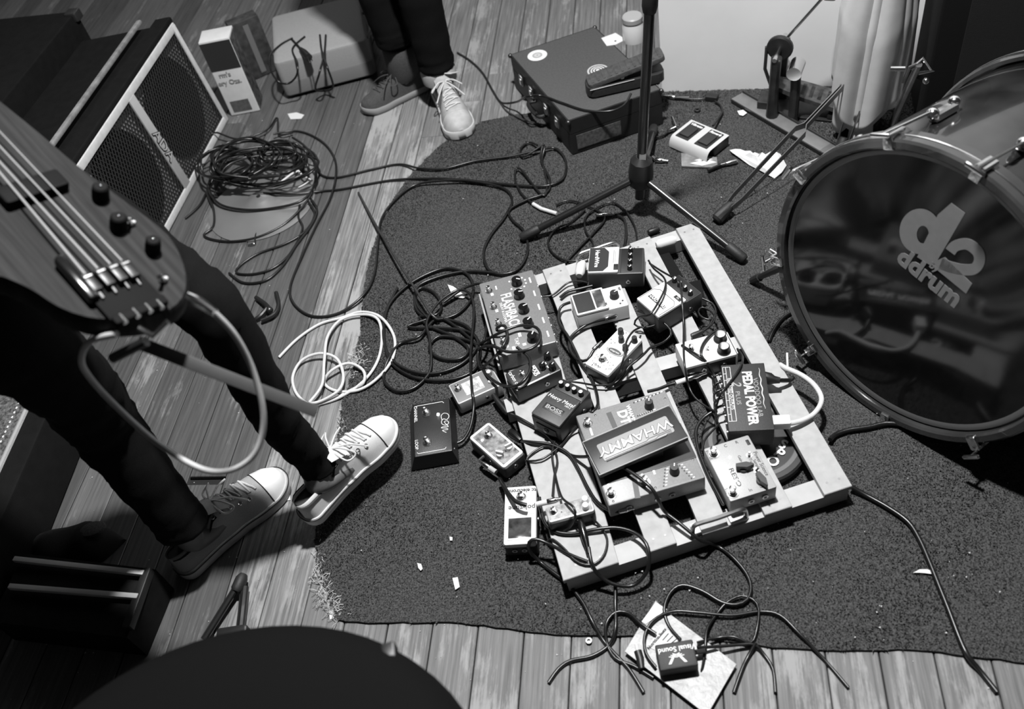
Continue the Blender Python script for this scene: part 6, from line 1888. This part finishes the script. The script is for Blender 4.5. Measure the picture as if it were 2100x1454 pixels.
# --- dark disc with letters under the board
q = P(1545, 918)
ds = thing('round_pad', 'round black pad lettered SPO lying under the pedalboard', 'pad', (q.x, q.y, RUG_Z + .001))
MB().lathe([(.098, 0), (.102, .003), (.102, .016), (.098, .019), (.001, .019)], (0, 0, 0), 56).build('disc', mat('black_pad', .016, .5, var=.2), ds)
MB().loops([[Vector((r * math.cos(a), r * math.sin(a), z)) for a in [2 * math.pi * k / 56 for k in range(56)]] for r, z in ((.078, .0188), (.080, .0205), (.088, .0205), (.090, .0188))], cap=False).build('ring', mat('grey_pad_ring', .11, .5), ds)
for ch_, (x, y), rot in (('S', (1606, 912), -.85), ('P', (1598, 930), -1.1), ('O', (1584, 946), -1.35)):
    w__ = P(x, y, .03) - Vector(ds.location)
    text(ch_, .030, ds, None, 0, mat('pale_letter', .7, .6), M=Matrix.Translation((w__.x, w__.y, .0212)) @ Matrix.Rotation(rot, 4, 'Z'), off=.0008)
# --- tissue and packet near the wall
q = P(1560, 335)
tq_ = thing('crumpled_tissue', 'crumpled white tissue lying under the braced stand leg', 'tissue', (q.x, q.y, RUG_Z))
pts = [(1497, 310), (1508, 308), (1522, 312), (1532, 325), (1548, 322), (1572, 325), (1585, 318), (1600, 320), (1612, 340), (1604, 358), (1590, 366), (1575, 362), (1556, 350), (1535, 340), (1518, 328), (1502, 318)]
pc = [P(x, y, RUG_Z) for x, y in pts]
cen = sum(pc, Vector()) / len(pc)
mb = MB(); rings = []
for f, z in ((1, .003), (.8, .012), (.55, .010), (.3, .019), (.05, .012)):
    rings.append([cen.lerp(p_, f) + Vector((random.uniform(-.002, .002), random.uniform(-.002, .002), z + random.uniform(-.004, .005))) for p_ in pc])
mb.loops(rings)
wb(mb, 'sheet', mat('white_tissue', .66, .9, bump=.3, bscale=200), tq_, 30)
qd = [P(x, y, RUG_Z) for x, y in ((1397, 316), (1470, 325), (1472, 346), (1398, 343))]
pk2 = thing('plastic_packet', 'small clear packet with white scraps beside the silver footswitch', 'packet', tuple(P(1435, 333)))
wb(MB().prism([tuple(p_.xy) for p_ in qd], RUG_Z, RUG_Z + .004), 'film', mat('dull_film', .20, .3, var=.4, scale=50), pk2, 20)
for pts in (((1415, 338), (1450, 330), (1470, 336), (1440, 343)), ((1424, 332), (1448, 326), (1462, 330), (1440, 334))):
    wb(MB().prism([tuple(P(x, y, RUG_Z).xy) for x, y in pts], RUG_Z + .004, RUG_Z + .0055), 'white_strip', WHITE, pk2, 20)
c_ = cable('loose black plug with a bright tip lying on the carpet by the tissue', [(1452, 350), (1470, 342), (1490, 335), (1512, 330)], r=.0045, name='loose_plug', cat='plug', group='loose plugs')
plug(c_, (1512, 330), (1478, 338), RZ + .002, RZ + .002, .0052)
c_ = cable('loose silver plug standing beside the microphone stand pole', [(1338, 322, .012), (1344, 328, .012)], r=.005, m=CHROME, name='loose_plug', cat='plug', group='loose plugs')
plug(c_, (1342, 328), (1370, 330), .014, .014, .006)
q = P(1430, 227, RUG_Z)
cap = thing('rubber_foot', 'tiny black rubber ring lying on the carpet above the silver footswitch', 'rubber ring', tuple(q))
cap.name = 'rubber_ring'
MB().loops([[Vector(((.0065 + .0028 * math.cos(b)) * math.cos(a), (.0065 + .0028 * math.cos(b)) * math.sin(a), .003 + .0028 * math.sin(b))) for a in [2 * math.pi * k / 18 for k in range(18)]] for b in [2 * math.pi * k / 8 for k in range(9)]], cap=False).build('ring', BLACK, cap)
# --- small black cap lying beyond the board, white feather, picks and scraps
q = P(1339, 474, RUG_Z)
bk = thing('foam_plug', 'short black foam cylinder on the carpet behind the far rail', 'plug', tuple(q))
wb(MB().tube([P(1330, 477, .016), P(1332, 476, .016), P(1349, 470, .016), P(1351, 469, .016)], [.006, .0075, .0075, .006], 14), 'cylinder', BLACK, bk)
PAP = mat('white_paper', .66)
scr = [((1894, 1172), [(-22, 3), (-8, -4), (8, -4), (20, 1), (18, 6), (4, 4), (-10, 3)], 'white feather-shaped scrap on the carpet at the right'),
       ((936, 604), [(-18, -20), (-6, -16), (12, -2), (20, 4), (14, 8), (-2, 6), (-12, -6)], 'torn white paper scrap inside the central cable coil'),
       ((861, 1163), [(-5, -8), (3, -6), (6, 4), (2, 8), (-3, 2)], 'small white scrap on the carpet below the tuner'),
       ((934, 1198), [(-6, -12), (5, -14), (9, 6), (0, 12)], 'square white scrap on the carpet nearest the bottom edge'),
       ((1614, 738), [(-2, -14), (2, -14), (3, 14), (-1, 14)], 'thin white sliver beside the outer slat'),
       ((1522, 232), [(-10, -4), (2, -6), (10, 0), (2, 6), (-6, 4)], 'shiny pale chip on the carpet by the metal channel'),
       ((680, 1262), [(-5, -8), (4, -9), (5, 6), (-3, 9)], 'white crumb at the frayed corner of the carpet'),
       ((608, 240), [(-18, -6), (0, -9), (16, -4), (10, 4), (-12, 5)], 'pale scrap on the floor under the grey amplifier'),
       ((925, 1105), [(-3, -4), (3, -3), (3, 4), (-2, 4)], 'tiny white crumb left of the tuner'),
       ((590, 1021), [(-5, -6), (5, -6), (6, 5), (-4, 6)], 'pale pellet beside the canvas shoe toe')]
for (cx, cy), pts, lab in scr:
    on_rug = bool(inside(np.array([P(cx, cy).x]), np.array([P(cx, cy).y]), poly)[0])
    zb = RUG_Z + .002 if on_rug else .0006
    q = P(cx, cy, zb)
    o = MB().prism([tuple((P(cx + a, cy + b, zb) - q).xy) for a, b in pts], 0, .0012).build('paper_scrap', PAP, None, 0)
    o.location = q; tag(o, lab, 'scrap', 'white scraps on the floor')
# black nut on the boards by the packet
q = P(1208, 1316)
nt_ = MB().lathe([(.006, 0), (.006, .005), (.003, .005), (.003, .001)], (0, 0, 0), 8).build('nut', DKMET, None)
nt_.location = (q.x, q.y, .0005); tag(nt_, 'small dark nut on the bare boards below the board', 'nut')
# crumbs and dust specks nobody could count
mb = MB()
for k in range(420):
    x, y = random.uniform(-20, 2120), random.uniform(90, 1440)
    q = P(x, y, 0); r_ = random.choice((.0007, .0009, .0012, .0018))
    onr = bool(inside(np.array([q.x]), np.array([q.y]), poly)[0])
    z = .011 if onr else .0004
    a = random.uniform(0, 6.28)
    mb.add([(q.x + r_ * math.cos(a + b) * (1.6 if b == 0 else 1), q.y + r_ * math.sin(a + b), z + h) for h in (0, .0009) for b in (0, 2.1, 4.2)], [(3, 4, 5), (0, 1, 4, 3), (1, 2, 5, 4), (2, 0, 3, 5)])
o = mb.build('crumbs', mat('pale_crumb', .5, .8), None, 0)
tag(o, 'pale crumbs and dust specks scattered over floor and carpet', 'crumbs', kind='stuff')
